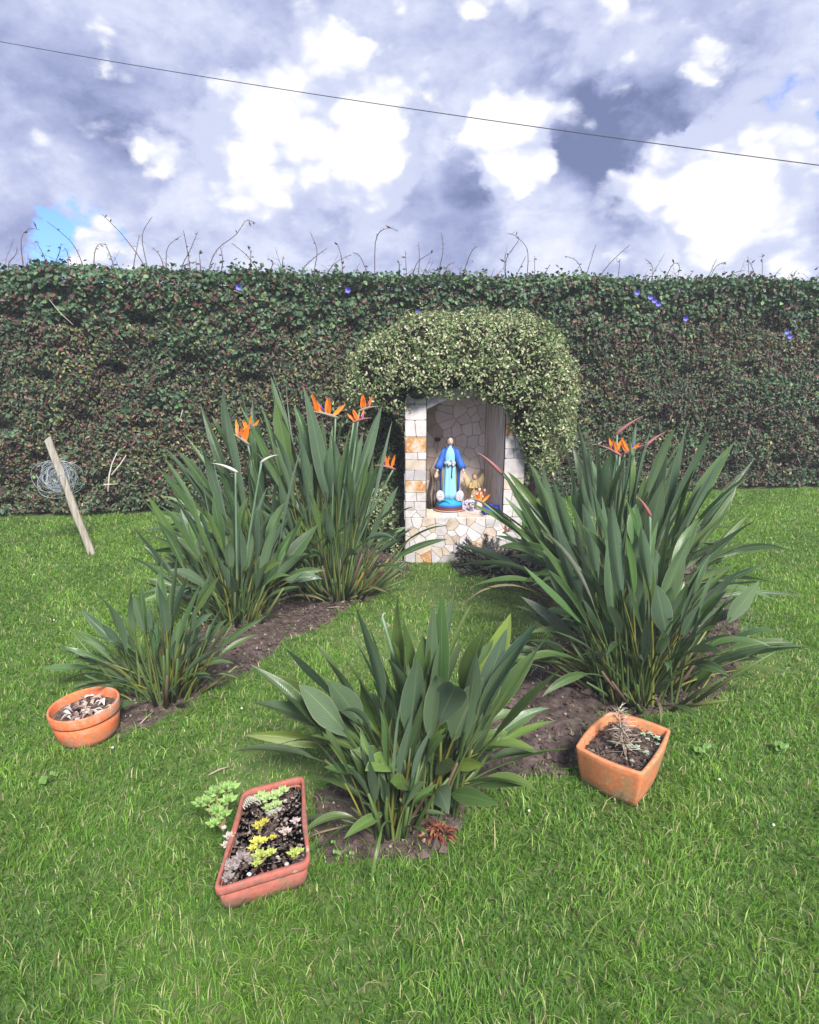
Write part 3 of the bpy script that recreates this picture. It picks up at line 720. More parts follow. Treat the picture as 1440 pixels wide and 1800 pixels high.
# ------------------------------------------------------------------ statue
def statue():
    b = P(790, 895, 4.82); b[2] = SHELF; H_ = .565
    r = thing('statue', b, 'blue robed lady statue with lowered open hands standing in the stone niche', 'statue')
    def E(name, mb, m, cl=True): return mb.build(name, m, r, colattr=True)
    def ell(cx, cy, z, rx, ry, n=28, fold=0, k=9, ph=0):
        return [np.array([b[0]+cx+rx*math.cos(a)*(1+fold*math.sin(k*a+ph)), b[1]+cy+ry*math.sin(a)*(1+fold*math.sin(k*a+ph)), b[2]+z]) for a in np.linspace(0, 2*math.pi, n+1)[:-1]]
    mb = MB(); mb.loft([ell(0,0,0,.112,.082), ell(0,0,.012,.118,.087), ell(0,0,.02,.116,.085), ell(0,0,.028,.106,.077), ell(0,0,.034,.108,.079), ell(0,0,.04,.1,.074)], c=(.085,.022,.022)); E('plinth', mb, M_cloth)
    mb = MB(); mb.loft([ell(0,0,.002,.119,.088), ell(0,0,.010,.1205,.0885), ell(0,0,.011,.118,.087)], c=(.42,.25,.17)); E('plinth_trim', mb, M_cloth)
    mb = MB(); mb.loft([ell(0,0,.034,.100,.073), ell(0,0,.052,.098,.072,fold=.02), ell(0,0,.072,.088,.064,fold=.03), ell(0,0,.085,.07,.05), ell(0,0,.092,.045,.03)], c=(.012,.25,.60))
    mb.loft([ell(0,0,.033,.1035,.0765), ell(0,0,.043,.104,.077), ell(0,0,.046,.100,.073)], c=(.02,.07,.30)); E('globe', mb, M_cloth)
    # curling green serpent on the globe
    mb = MB(); mb.tube([b+np.array([-.085+.17*t, -.066+.03*abs(t-.5), .066+.018*math.sin(t*7)]) for t in np.linspace(0, .55, 12)], np.linspace(.007, .003, 12), 6, c=(.02,.10,.06)); E('serpent', mb, M_cloth)
    # dress
    dz = [(.085,.058,.040,.05),(.13,.052,.038,.06),(.20,.047,.036,.06),(.28,.044,.034,.05),(.335,.040,.031,.04),(.36,.037,.029,.02),(.40,.043,.032,.02),(.44,.046,.033,.01),(.465,.038,.026,.0),(.478,.018,.016,0),(.488,.013,.013,0)]
    mb = MB(); mb.loft([ell(0,0,z,rx*1.06,ry,36,fo*1.5,8,z*4) for z, rx, ry, fo in dz], c=(.24,.50,.66)); E('dress', mb, M_cloth)
    # mantle: back shell plus shoulders and sleeves
    mb = MB(); rings = []
    for z, rx, ry, op in [(.10,.066,.046,1.05),(.2,.070,.048,1.0),(.30,.076,.048,.9),(.36,.076,.046,.75),(.41,.068,.042,.6),(.45,.053,.037,.55),(.475,.034,.026,.5),(.487,.019,.018,.45)]:
        ring = []
        for a in np.linspace(-math.pi/2+op, 3*math.pi/2-op, 26): ring.append(np.array([b[0]+rx*math.cos(a)*(1+.03*math.sin(9*a)), b[1]+.004+ry*math.sin(a)*(1+.03*math.sin(9*a)), b[2]+z]))
        rings.append(ring)
    mb.loft(rings, c=(.02,.085,.36), close=False); 
    mo = E('mantle', mb, M_cloth); sm = mo.modifiers.new('t', 'SOLIDIFY'); sm.thickness = .004; sm.offset = 1
    mb = MB(); rings = []    # olive-gold lining hanging below the arms
    for sx in (-1, 1):
        mb.tube([b+np.array([sx*.055, .0, .33]), b+np.array([sx*.060, .004, .22]), b+np.array([sx*.052, .004, .12])], [.010, .016, .008], 6, c=(.20,.14,.03))
    E('mantle_lining', mb, M_cloth)
    for sx in (-1, 1):
        mb = MB(); sh = b+np.array([sx*.044, 0, .455]); el = b+np.array([sx*.070, -.010, .375]); wr = b+np.array([sx*.092, -.038, .325])
        mb.tube([sh-np.array([sx*.012,0,-.004]), sh, (sh+el)/2, el, (el+wr)/2, wr], [.014,.021,.023,.026,.027,.030], 12, c=(.022,.095,.38)); E('sleeve', mb, M_cloth)
        mb = MB(); sk = (.55,.37,.29); d = np.array([sx*.25, -.42, -.87]); d /= np.linalg.norm(d); hn = wr+d*.030
        mb.tube([wr-d*.01, wr+d*.012, hn], [.0095,.008,.0075], 8, c=sk)
        pc = hn+d*.012; side = np.array([sx*1., .1, .25]); side -= d*np.dot(side, d); side /= np.linalg.norm(side)
        mb.ball(pc, (.010,.007,.013), 8, 6, c=sk)
        for q, (o_, l_) in enumerate([(-.008,.021),(-.003,.025),(.0025,.024),(.0075,.019)]):
            p0 = pc+d*.008+side*o_; mb.tube([p0, p0+d*l_*.55+side*o_*.2, p0+d*l_+np.array([0,-.004,0])], [.0028,.0026,.0016], 5, c=sk)
        mb.tube([pc-side*.007, pc-side*.014+d*.008, pc-side*.015+d*.018], [.0032,.0028,.0018], 5, c=sk); E('hand', mb, M_cloth)
    # waist sash and rosary
    mb = MB(); mb.loft([ell(0,-.001,.345,.045,.036), ell(0,-.001,.352,.046,.037), ell(0,-.001,.372,.045,.036)], c=(.40,.44,.52))
    for k in range(7):
        a = -math.pi/2 + (k-3)*.22; mb.ball(b+np.array([.05*math.cos(a), .04*math.sin(a), .36+.01*math.sin(k*2.1)]), .011, 6, 4, c=(.55,.56,.62) if k % 2 else (.30,.30,.34))
    E('sash', mb, M_cloth)
    mb = MB(); mb.tube([b+np.array([.004, -.042, .39]), b+np.array([.012, -.046, .36]), b+np.array([.014, -.045, .32]), b+np.array([.012, -.044, .285]), b+np.array([.013,-.043,.255])], [.003,.003,.0032,.003,.004], 5, c=(.02,.02,.025)); E('rosary', mb, M_cloth)
    # head
    hc = b+np.array([0, -.004, .522]); sk = (.72,.51,.42); mb = MB()
    mb.tube([b+np.array([0,0,.478]), b+np.array([0,-.002,.505])], [.011,.010], 10, c=sk)
    mb.ball(hc, (.0205,.023,.029), 16, 12, c=sk)
    mb.tube([hc+np.array([0,-.021,.006]), hc+np.array([0,-.0275,-.004]), hc+np.array([0,-.023,-.007])], [.002,.0038,.003], 6, c=sk)
    ho = E('head', mb, M_cloth)
    mb = MB()
    for sx in (-1, 1): mb.ball(hc+np.array([sx*.0085,-.0205,.004]), (.0036,.002,.0018), 6, 4, c=(.03,.02,.02)); mb.tube([hc+np.array([sx*.0045,-.0215,.0095]), hc+np.array([sx*.013,-.0185,.0095])], .0011, 4, c=(.10,.05,.03))
    mb.build('eyes', M_cloth, ho, colattr=True)
    mb = MB(); mb.ball(hc+np.array([0,-.0205,-.0135]), (.006,.003,.0022), 8, 4, c=(.45,.09,.08)); mb.build('mouth', M_cloth, ho, colattr=True)
    mb = MB(); hr = (.13,.085,.07)
    mb.ball(hc+np.array([0,.0095,.009]), (.0245,.0235,.0275), 14, 10, c=hr)
    for sx in (-1, 1):
        for q in range(3): mb.tube([hc+np.array([sx*.014,-.004+.008*q,.022]), hc+np.array([sx*(.0225+.001*q),-.002+.009*q,-.002]), hc+np.array([sx*(.029-.002*q),-.004+.009*q,-.034]), hc+np.array([sx*.026,-.006+.01*q,-.058])], [.004,.0055,.0065,.003], 8, c=hr)
    mb.build('hair', M_cloth, r, colattr=True)
    # oval plaques at the foot
    for sx, tl in ((-1, -.15), (1, .25)):
        pc = b+np.array([sx*.072, -.045, .118]); mb = MB(); n = 22
        def rg(s, dy): return [pc+np.array([math.cos(a)*.030*s*math.cos(tl)-math.sin(a)*.042*s*math.sin(tl)*-1, dy, math.sin(a)*.042*s*math.cos(tl)-math.cos(a)*.030*s*math.sin(tl)]) for a in np.linspace(0, 2*math.pi, n+1)[:-1]]
        mb.loft([rg(1,.004), rg(1,-.004), rg(.93,-.006)], c=(.52,.50,.54)); po = E('plaque', mb, M_cloth)
        mb = MB(); g_ = (.22,.22,.27)
        if sx > 0:   # small flower-like motif, dots
            for (u_, v_) in [(-.008,.014),(.008,.016),(0,.004),(-.010,-.008),(.010,-.006),(0,-.018)]: mb.ball(pc+np.array([u_, -.007, v_]), (.0035,.0015,.0045), 6, 4, c=g_)
        else:        # an M under a cross inside a thin oval
            for a_, b_ in [((-.010,-.014),(-.010,.004)),((-.010,.004),(0,-.008)),((0,-.008),(.010,.004)),((.010,.004),(.010,-.014)),((0,.006),(0,.022)),((-.006,.016),(.006,.016))]:
                mb.tube([pc+np.array([a_[0],-.007,a_[1]]), pc+np.array([b_[0],-.007,b_[1]])], .0013, 4, c=g_)
        mb.tube(rg(.78,-.0065)+[rg(.78,-.0065)[0]], .0009, 4, c=g_); mb.build('emblem', M_cloth, po, colattr=True)
statue()

def figurines():
    # gilded angel, pink figure, dark robed figure at the statue's right
    def fig(px, Y, h, cols, name, label, wings=False):
        b = P(px, 893, Y); b[2] = SHELF; r = thing(name, b, label, 'figurine', 'small figurines beside the lady statue')
        def ring(z, rx, ry, n=12, f=0): return [b+np.array([rx*math.cos(a)*(1+f*math.sin(5*a)), ry*math.sin(a)*(1+f*math.sin(5*a)), z]) for a in np.linspace(0, 6.2832, n+1)[:-1]]
        mb = MB(); mb.loft([ring(0,h*.17,h*.15), ring(h*.1,h*.16,h*.14,f=.08), ring(h*.4,h*.11,h*.1,f=.08), ring(h*.6,h*.12,h*.09,f=.04), ring(h*.74,h*.10,h*.07), ring(h*.8,h*.04,h*.04)], c=cols[0]); mb.build('robe', M_cloth, r, colattr=True)
        mb = MB(); mb.ball(b+np.array([0,-.003,h*.88]), (h*.075,h*.08,h*.10), 10, 8, c=cols[1]); mb.build('head', M_cloth, r, colattr=True)
        mb = MB(); mb.ball(b+np.array([0,.004,h*.91]), (h*.085,h*.085,h*.10), 10, 8, c=cols[2]); mb.build('hair', M_cloth, r, colattr=True)
        for sx in (-1,1):
            mb = MB(); mb.tube([b+np.array([sx*h*.1,0,h*.7]), b+np.array([sx*h*.15,-h*.08,h*.55]), b+np.array([sx*h*.03,-h*.15,h*.58])], [h*.045,h*.045,h*.03], 7, c=cols[0]); mb.build('arm', M_cloth, r, colattr=True)
            if wings:
                mb = MB(); mb.loft([[b+np.array([sx*h*.04,h*.08+d,h*.7]), b+np.array([sx*h*.28,h*.12+d,h*.98]), b+np.array([sx*h*.34,h*.14+d,h*.8]), b+np.array([sx*h*.2,h*.12+d,h*.3])] for d in (0, h*.03)], c=cols[3]); mb.build('wing', M_cloth, r, colattr=True)
    fig(833, 4.98, .25, [(.42,.30,.15),(.50,.34,.25),(.25,.15,.07),(.50,.38,.20)], 'angel_figurine', 'small gilded angel figurine behind the lady statue on its right', True)
    fig(842, 4.85, .17, [(.62,.47,.48),(.60,.42,.34),(.05,.035,.03)], 'robed_figurine', 'small pale pink robed figurine right of the lady statue')
    fig(829, 4.80, .12, [(.45,.40,.52),(.60,.42,.34),(.25,.16,.10)], 'child_figurine', 'tiny lilac robed child figurine at the foot of the lady statue')
    fig(851, 4.90, .15, [(.16,.08,.06),(.58,.40,.32),(.04,.03,.03)], 'brown_figurine', 'small brown robed figurine against the niche side wall')
    # lilac flower bunch
    b = P(824, 892, 4.78); b[2] = SHELF; r = thing('flower_bunch', b, 'little bunch of lilac and white flowers by the statue base', 'flowers')
    for k in range(9):
        c = b+np.array([rs.uniform(-.035,.035), rs.uniform(-.02,.02), rs.uniform(.02,.075)]); mb = MB()
        for q in range(5):
            a = q*1.2566; d = np.array([math.cos(a), -.3, math.sin(a)])*.010; mb.ball(c+d, (.007,.004,.007), 6, 4, c=(.50,.44,.66) if k % 3 else (.66,.58,.60))
        mb.build('blossom', M_cloth, r, colattr=True)
    # driftwood at the left
    b = P(758, 898, 4.86); b[2] = SHELF; r = thing('driftwood', b, 'dark twisted driftwood leaning in the left corner of the niche', 'driftwood')
    for k in range(5):
        x = -.012+.012*k; mb = MB(); hgt = (.30,.24,.17,.26,.10)[k]
        mb.tube([b+np.array([x,.01*k,0]), b+np.array([x*1.2-.006,.012*k,hgt*.4]), b+np.array([x+.010,.01*k,hgt*.75]), b+np.array([x-.012*(k%2),.01*k,hgt])], [.016,.013,.010,.004], 7, c=(.05,.036,.03) if k % 2 == 0 else (.22,.17,.14))
        mb.build('limb', M_dead, r, colattr=True)
    # dried bloom fixed above
    c = P(769, 772, 5.06); r = thing('dried_bloom', c, 'small dark dried flower on the back wall left of the statue head', 'dried flower')
    mb = MB()
    for q in range(9):
        a = q*.7; d = np.array([math.cos(a)*.028, -.02, math.sin(a)*.022]); s = np.cross(d, [0,1,0])*.3; mb.add([c, c+d*.6+s, c+d, c+d*.6-s], [(0,1,2,3)], c=(.10,.06,.06))
    mb.build('petals', M_dead, r, colattr=True); mb = MB(); mb.tube([c, c+np.array([.004,-.01,-.05]), c+np.array([-.004,-.01,-.11])], .003, 5, c=(.30,.22,.16)); mb.build('stem', M_dead, r, colattr=True)
    # folded blue cloth on the ledge
    c = P(868, 903, 4.72); c[2] = SHELF; r = thing('blue_cloth', c, 'royal blue folded cloth at the right end of the niche ledge', 'cloth')
    n = 12; V = []; 
    for j in range(n+1):
        for i in range(n+1):
            u_, v_ = i/n-.5, j/n-.5; V.append(c+np.array([u_*.17, v_*.13, .035+.018*math.sin(u_*9+v_*5)+.012*math.cos(v_*13)-.12*max(0,-v_-.25)-.10*max(0,abs(u_)-.35)]))
    Fc = [(j*(n+1)+i, j*(n+1)+i+1, (j+1)*(n+1)+i+1, (j+1)*(n+1)+i) for j in range(n) for i in range(n)]
    o = mesh('fabric', V, Fc, mat('blue_fabric', (.012,.028,.26), .7), r, True); s = o.modifiers.new('t', 'SOLIDIFY'); s.thickness = .02; s.offset = -1
figurines()

# ------------------------------------------------------------------ shrubs
def shrub(name, label, lobes, n, size, palette, m=M_shrub, asp=.55, stems=(), base=None, core=True):
    base = np.array(base, float); root = thing(name, base, label, 'shrub')
    vol = np.array([l[3]*l[4]+l[3]*l[5]+l[4]*l[5] for l in lobes]); cnt = (n*vol/vol.sum()).astype(int)
    Pp, Nn = [], []
    for l, k in zip(lobes, cnt):
        c = np.array(l[:3]); r = np.array(l[3:6]); d = rs.normal(size=(k, 3)); d /= np.linalg.norm(d, axis=1)[:, None]
        b = 1 + .10*wave(d*1.0+c, 41, 1.2, 4) + .08*wave(d+c, 42, 3, 3)
        rad = b*(1-np.abs(rs.normal(0, .07, k)))+ (rs.rand(k) < .04)*.05
        p = c + d*r*rad[:, None]; nn = d/r; nn /= np.linalg.norm(nn, axis=1)[:, None]
        # drop points deep inside another lobe
        kp = np.ones(k, bool)
        for l2 in lobes:
            if l2 is l: continue
            kp &= (((p-np.array(l2[:3]))/np.array(l2[3:6]))**2).sum(1) > .72
        if len(l) > 6: kp &= p[:, 2] > l[6]
        kp &= p[:, 2] > .01
        kp &= ~((wave(p, 44, 2.6, 3) > .42) & (rs.rand(k) < .8))
        Pp.append(p[kp]); Nn.append(nn[kp])
    Pp = np.concatenate(Pp); Nn = np.concatenate(Nn)
    ns = len(Pp)//70; pick_ = rs.randint(0, len(Pp), ns); sp_l = []; sn_l = []
    for i_ in pick_:                       # loose shoots standing out of the crown
        dd = Nn[i_]+rs.normal(size=3)*.45+[0, 0, rs.uniform(-.6, .6)]; dd /= np.linalg.norm(dd); ln = rs.gamma(2.2, .022)
        q_ = Pp[i_]+dd[None, :]*(rs.rand(14, 1)*ln)+rs.normal(size=(14, 3))*.009; sp_l.append(q_); sn_l.append(np.tile(dd, (14, 1)))
    Pp = np.concatenate([Pp]+sp_l); Nn = np.concatenate([Nn]+sn_l); kz = Pp[:, 2] > .005; Pp, Nn = Pp[kz], Nn[kz]; k = len(Pp)
    pal = np.array(palette); wv = wave(Pp, 43, 1.6, 3); u = np.clip(rs.rand(k)*.75 + .25*(wv*.5+.5), 0, .999)
    col = pal[(u*len(pal)).astype(int)]*rs.lognormal(0, .22, (k, 1))
    leaf_cloud('foliage', Pp, Nn, rs.uniform(size*.7, size*1.35, k), asp, col, m, root, tilt=.75, droop=.2)
    if core:
        mb = MB()
        for l in lobes:
            zmin = l[6] if len(l) > 6 else -1
            mb.ball(l[:3], np.array(l[3:6])*.80, 14, 10)
            if zmin > -1: mb.V = [(v[0], v[1], max(v[2], zmin+.02)) for v in mb.V]
        mb.build('shade_core', M_core, root)  # dark filler showing through leaf gaps, shade kept in its colour
    for st in stems:
        mb = MB(); mb.tube(st, np.linspace(.022, .010, len(st)), 7); mb.build('stem', M_bark, root)
    return root
YS_ = 4.95
def L(px, py, rpx, rpy, Y, ry, zmin=None):
    c = P(px, py, Y); dd = (Y*CP+(CAMH-c[2])*SP)/F; o = [c[0], c[1], c[2], rpx*dd, ry, rpy*dd]
    return o+([zmin] if zmin is not None else [])
VP = [(.07,.135,.05),(.10,.17,.06),(.15,.21,.085),(.22,.27,.12),(.30,.31,.17),(.42,.41,.27),(.14,.19,.085)]
shrub('rounded_shrub', 'large rounded variegated shrub with pale cream green leaves arching over the stone shrine',
      [L(805,650,165,100,5.05,.58,1.22), L(700,665,92,84,5.0,.45,1.12), L(895,655,112,100,4.95,.50,1.20), L(965,690,52,70,4.85,.34), L(966,755,44,58,4.80,.28), L(950,800,34,40,4.72,.2),
       L(640,690,36,50,4.95,.25), L(750,615,80,62,4.95,.4,1.25), L(655,722,34,34,5.0,.2), L(735,668,58,30,4.60,.12), L(800,658,60,27,4.58,.12), L(870,664,56,34,4.58,.12), L(925,700,42,42,4.58,.14),
       L(928,738,30,40,4.60,.12), L(940,775,26,40,4.60,.12), L(690,690,40,34,4.7,.16), L(872,698,16,16,4.57,.06), L(735,692,20,12,4.56,.05)],
      58000, .0235, VP, stems=[[(.93,5.0,0),(.95,4.98,.5),(.98,4.95,1.0),(.9,4.95,1.4)],[(-.12,5.1,0),(-.10,5.08,.6),(-.2,5.05,1.15),(0,5.0,1.45)],[(-.07,5.15,0),(-.14,5.1,.7),(-.3,5.05,1.2)],[(.97,5.1,0),(1.0,5.05,.6),(1.05,5,1.1)]], base=(.9,5.0,0))
shrub('small_variegated_shrub', 'small pale leaved variegated bush growing at the left foot of the shrine',
      [L(684,920,26,50,4.95,.14), L(668,905,24,34,5.0,.13), L(692,955,16,26,4.85,.09), L(676,870,18,30,5.05,.12)], 5200, .024, VP, base=(-.15,4.95,0))
shrub('dark_side_shrub', 'variegated bush with shade in its leaf colours filling the gap left of the shrine below the rounded shrub',
      [L(680,800,30,75,5.15,.2), L(660,850,30,60,5.2,.2)], 6500, .024, [(.03,.06,.022),(.05,.09,.035),(.10,.13,.06),(.17,.2,.11)], base=(-.2,5.2,0))  # palette darkened, the shade of the gap put into the leaf colours
def conifer(px, py, label, k, spread, h, base_):
    root = thing('juniper', base_, label, 'shrub')
    b0 = np.array(base_); mbw = MB(); Pp = []; Nn = []
    for i in range(k):
        a = rs.uniform(0, 6.283); e = rs.uniform(.12, .75); l = spread*rs.uniform(.55, 1.0)
        d = np.array([math.cos(a)*math.cos(e), math.sin(a)*math.cos(e)*.7, math.sin(e)*h/spread*1.25]); pts = [b0+d*l*t+np.array([0,0,-.12*l*t*t]) for t in np.linspace(0, 1, 8)]
        mbw.tube(pts, np.linspace(.008, .002, 8), 4)
        for t in np.linspace(.15, 1, 42):
            p = b0+d*l*t+np.array([0,0,-.12*l*t*t])
            for q in range(5): 
                dd = rs.normal(size=3)*.6 + d*1.2; dd /= np.linalg.norm(dd); Pp.append(np.concatenate([p, dd]))
    mbw.build('branches', M_bark, root)
    Pp = np.array(Pp); p, d = Pp[:, :3], Pp[:, 3:]; n = len(p); s = np.cross(d, rs.normal(size=(n,3))); s /= np.linalg.norm(s, axis=1)[:, None]
    l = rs.uniform(.018, .034, (n,1)); V = np.stack([p-s*.002, p+s*.002, p+d*l*.6+s*.0024, p+d*l, p+d*l*.6-s*.0024], 1).reshape(-1,3)
    i = (np.arange(n)*5)[:,None]; Fc = np.concatenate([i+[0,1,2],i+[0,2,4],i+[4,2,3]],0)
    pal = np.array([(.035,.042,.036),(.06,.065,.06),(.085,.075,.08),(.13,.10,.11),(.05,.06,.05)]); c = pal[rs.randint(0,5,n)]*rs.lognormal(0,.25,(n,1))
    mesh('needles', V, Fc, M_dead, root, cols=np.repeat(c[:,None],5,1).reshape(-1,3))['kind'] = 'stuff'
g1 = G(868, 1005); conifer(0, 0, 'low grey purple juniper in front of the shrine base', 150, .34, .33, g1)
g2 = G(930, 1015); conifer(0, 0, 'second low grey juniper half hidden behind the right bird of paradise clump', 90, .30, .30, g2)
g3 = G(1225, 985); conifer(0, 0, 'little grey juniper at the lawn edge behind the right bird of paradise clump', 40, .2, .2, g3)

# ------------------------------------------------------------------ bird of paradise plants
GREENS = [(.030,.078,.022),(.042,.098,.026),(.058,.122,.030),(.028,.068,.026),(.085,.155,.034)]
def bez(p0, p1, p2, p3, n):
    t = np.linspace(0, 1, n)[:, None]; return (1-t)**3*p0+3*(1-t)**2*t*p1+3*(1-t)*t*t*p2+t**3*p3
def leaf(parent, base, tip, frac=.48, width=.045, col=None, arch=None, twist=None, fold=None, cyellow=0, mod=''):
    base = np.asarray(base, float); tip = np.asarray(tip, float); d = tip-base; Ln = np.linalg.norm(d)
    hor = np.array([d[0], d[1], 0]); hl = np.linalg.norm(hor); hu = hor/(hl+1e-6)
    if arch is None: arch = rs.uniform(.03, .20)
    up = np.array([0, 0, 1.])
    p1 = base + d*.33 + up*Ln*arch*1.0 + (-hu*hl*.10)
    p2 = base + d*.70 + up*Ln*arch*.9
    lat = np.cross(hu if hl > .02 else np.array([1.,0,0]), up)*rs.normal(0, .045)*Ln; p2 = p2+lat; p1 = p1-lat*.4
    width = width*min(1.0, .45+.55*Ln/.62)*(.95 if width > .052 else .80); frac = min(frac*1.12, .66)
    n = 17; pts = bez(base, p1, p2, tip, n); nb = int(round((1-frac)*(n-1)))
    if mod == 'hang':
        p1 = base+np.array([d[0]*.3, d[1]*.3, .22]); p2 = base+np.array([d[0]*1.0, d[1]*1.0, .20]); pts = bez(base, p1, p2, tip, n)
    Tn = np.gradient(pts, axis=0); Tn /= np.linalg.norm(Tn, axis=1)[:, None]
    if twist is None: twist = rs.normal(0, 1.0)
    if fold is None: fold = rs.uniform(.3, 1.05)
    if col is None: col = np.array(GREENS[rs.randint(5)])*rs.lognormal(0, .24)
    col = np.array(col); 
    if cyellow: col = col*(1-cyellow)+np.array([.20,.26,.03])*cyellow
    V = []; UV = []; C = []; Fc = []; MI = []
    # petiole
    stc = np.array([.055,.095,.03])*rs.uniform(.8, 1.3)*(1.0) + rs.rand()**5*np.array([.16,.10,-.0])*(2 if cyellow else 1); r0, r1 = .0065*Ln**.3*rs.uniform(.9,1.2), .0036
    k = 5
    for i in range(nb+2):
        t = Tn[i]; a = np.cross(t, up); a = a/(np.linalg.norm(a)+1e-6) if np.linalg.norm(a) > .05 else np.array([1.,0,0]); b = np.cross(a, t)
        r = r0+(r1-r0)*i/(nb+1)
        for j in range(k): an = 2*math.pi*j/k; V.append(pts[i]+(a*math.cos(an)*1.15+b*math.sin(an)*.8)*r); UV.append((.5, 0)); C.append(stc*(1.25-.35*i/nb) if True else stc)
    for i in range(nb+1):
        for j in range(k): Fc.append((i*k+j, i*k+(j+1)%k, (i+1)*k+(j+1)%k, (i+1)*k+j)); MI.append(1)
    # blade
    m = n-nb; o = len(V); prof = [-1, -.55, 0, .55, 1]; wv = rs.uniform(0, 6.28); wf = rs.uniform(5, 10)
    rc = rs.normal(0, .6)
    for q in range(m):
        i = nb+q; u = q/(m-1); t = Tn[i]; a = np.cross(t, up); na = np.linalg.norm(a)
        a = a/na if na > .08 else np.array([1., 0, 0]); b = np.cross(a, t)
        tw = twist*(1-.2*u)+rc*u; s = a*math.cos(tw)+b*math.sin(tw); nn = np.cross(s, t)
        w_ = width*(min((u/.34)**.75, 1)*(1-max(0, (u-.30)/.70)**1.7)+.012)*(1-.10*math.exp(-((u-.34)/.1)**2))
        fa = fold*(1-.45*u)
        for p_ in prof:
            ap = abs(p_); lat = w_*ap*math.cos(fa)*(1 if p_ > 0 else -1) if p_ else 0
            hgt = w_*ap*math.sin(fa)-(.14*w_*ap**2) + (.05*w_*math.sin(wf*u+wv+p_*2) if ap == 1 else 0)
            V.append(pts[i]+s*lat+nn*hgt); UV.append((.5+p_*.5, u*.999)); C.append(col*(1+.25*cyellow*u))
    for q in range(m-1):
        for j in range(4): Fc.append((o+q*5+j, o+q*5+j+1, o+(q+1)*5+j+1, o+(q+1)*5+j)); MI.append(0)
    return mesh('leaf', V, Fc, [M_bop, M_stalk], parent, True, cols=np.array(C), uv=np.array(UV), midx=MI)
OR = (.86,.22,.02)
def flower(parent, base, top, dirx=1, petals=5, scale=1., open_=True, white=False, pink=False):
    base = np.asarray(base, float); top = np.asarray(top, float); mb = MB()
    pts = bez(base, base+(top-base)*.35+np.array([0,0,.05]), base+(top-base)*.7+np.array([0,0,.04]), top, 10)
    mb.tube(pts, np.linspace(.0075, .0055, 10), 6, c=(.14,.22,.13)); st = mb.build('flower_stalk', M_stalk, parent, colattr=True)
    d = np.array([dirx, rs.uniform(-.3,.1), .22 if open_ and not white else (.35 if white else .75)]); d /= np.linalg.norm(d); L_ = .17*scale
    c1 = (.50,.47,.42) if white else ((.26,.10,.10) if pink else (.20,.19,.13))
    pts = np.array([top+d*L_*t+np.array([0,0,.008*math.sin(t*3)]) for t in np.linspace(-.10, 1, 9)])
    mb = MB(); mb.tube(pts, np.array([.0055,.0095,.0105,.0095,.008,.006,.0043,.0025,.0006])*scale**.5, 7, c=c1); mb.build('spathe', M_stalk, st, colattr=True)
    if not open_: return
    for k in range(petals):
        o = top+d*L_*(.12+.09*k); a = rs.uniform(-.55, .75)+(.18*k-.3)*dirx; dd = np.array([math.sin(a), rs.uniform(-.45,.25), math.cos(a)]); dd /= np.linalg.norm(dd)
        l = .125*scale*rs.uniform(.75, 1.15); s = np.cross(dd, [0,1,0]); s /= np.linalg.norm(s); nn = np.cross(s, dd); wq = .0125*scale
        V = [o-s*.003, o+s*.003, o+dd*l*.35-s*wq, o+dd*l*.35+nn*.005, o+dd*l*.35+s*wq, o+dd*l*.7-s*wq*.75, o+dd*l*.7+nn*.004, o+dd*l*.7+s*wq*.75, o+dd*l]
        Fc = [(0,1,3,2),(1,4,3),(2,3,6,5),(3,4,7,6),(5,6,8),(6,7,8)]
        mesh('petal', V, Fc, M_stalk, st, True, cols=np.tile(np.array(OR)*rs.uniform(.8,1.1), (9,1)))
    o = top+d*L_*.3; dd = np.array([.5*dirx, -.1, .86]); mb = MB(); mb.tube([o, o+dd*.04*scale, o+dd*.085*scale], [.003,.005,.001], 4, c=(.05,.06,.40)); mb.build('tongue', M_stalk, st, colattr=True)
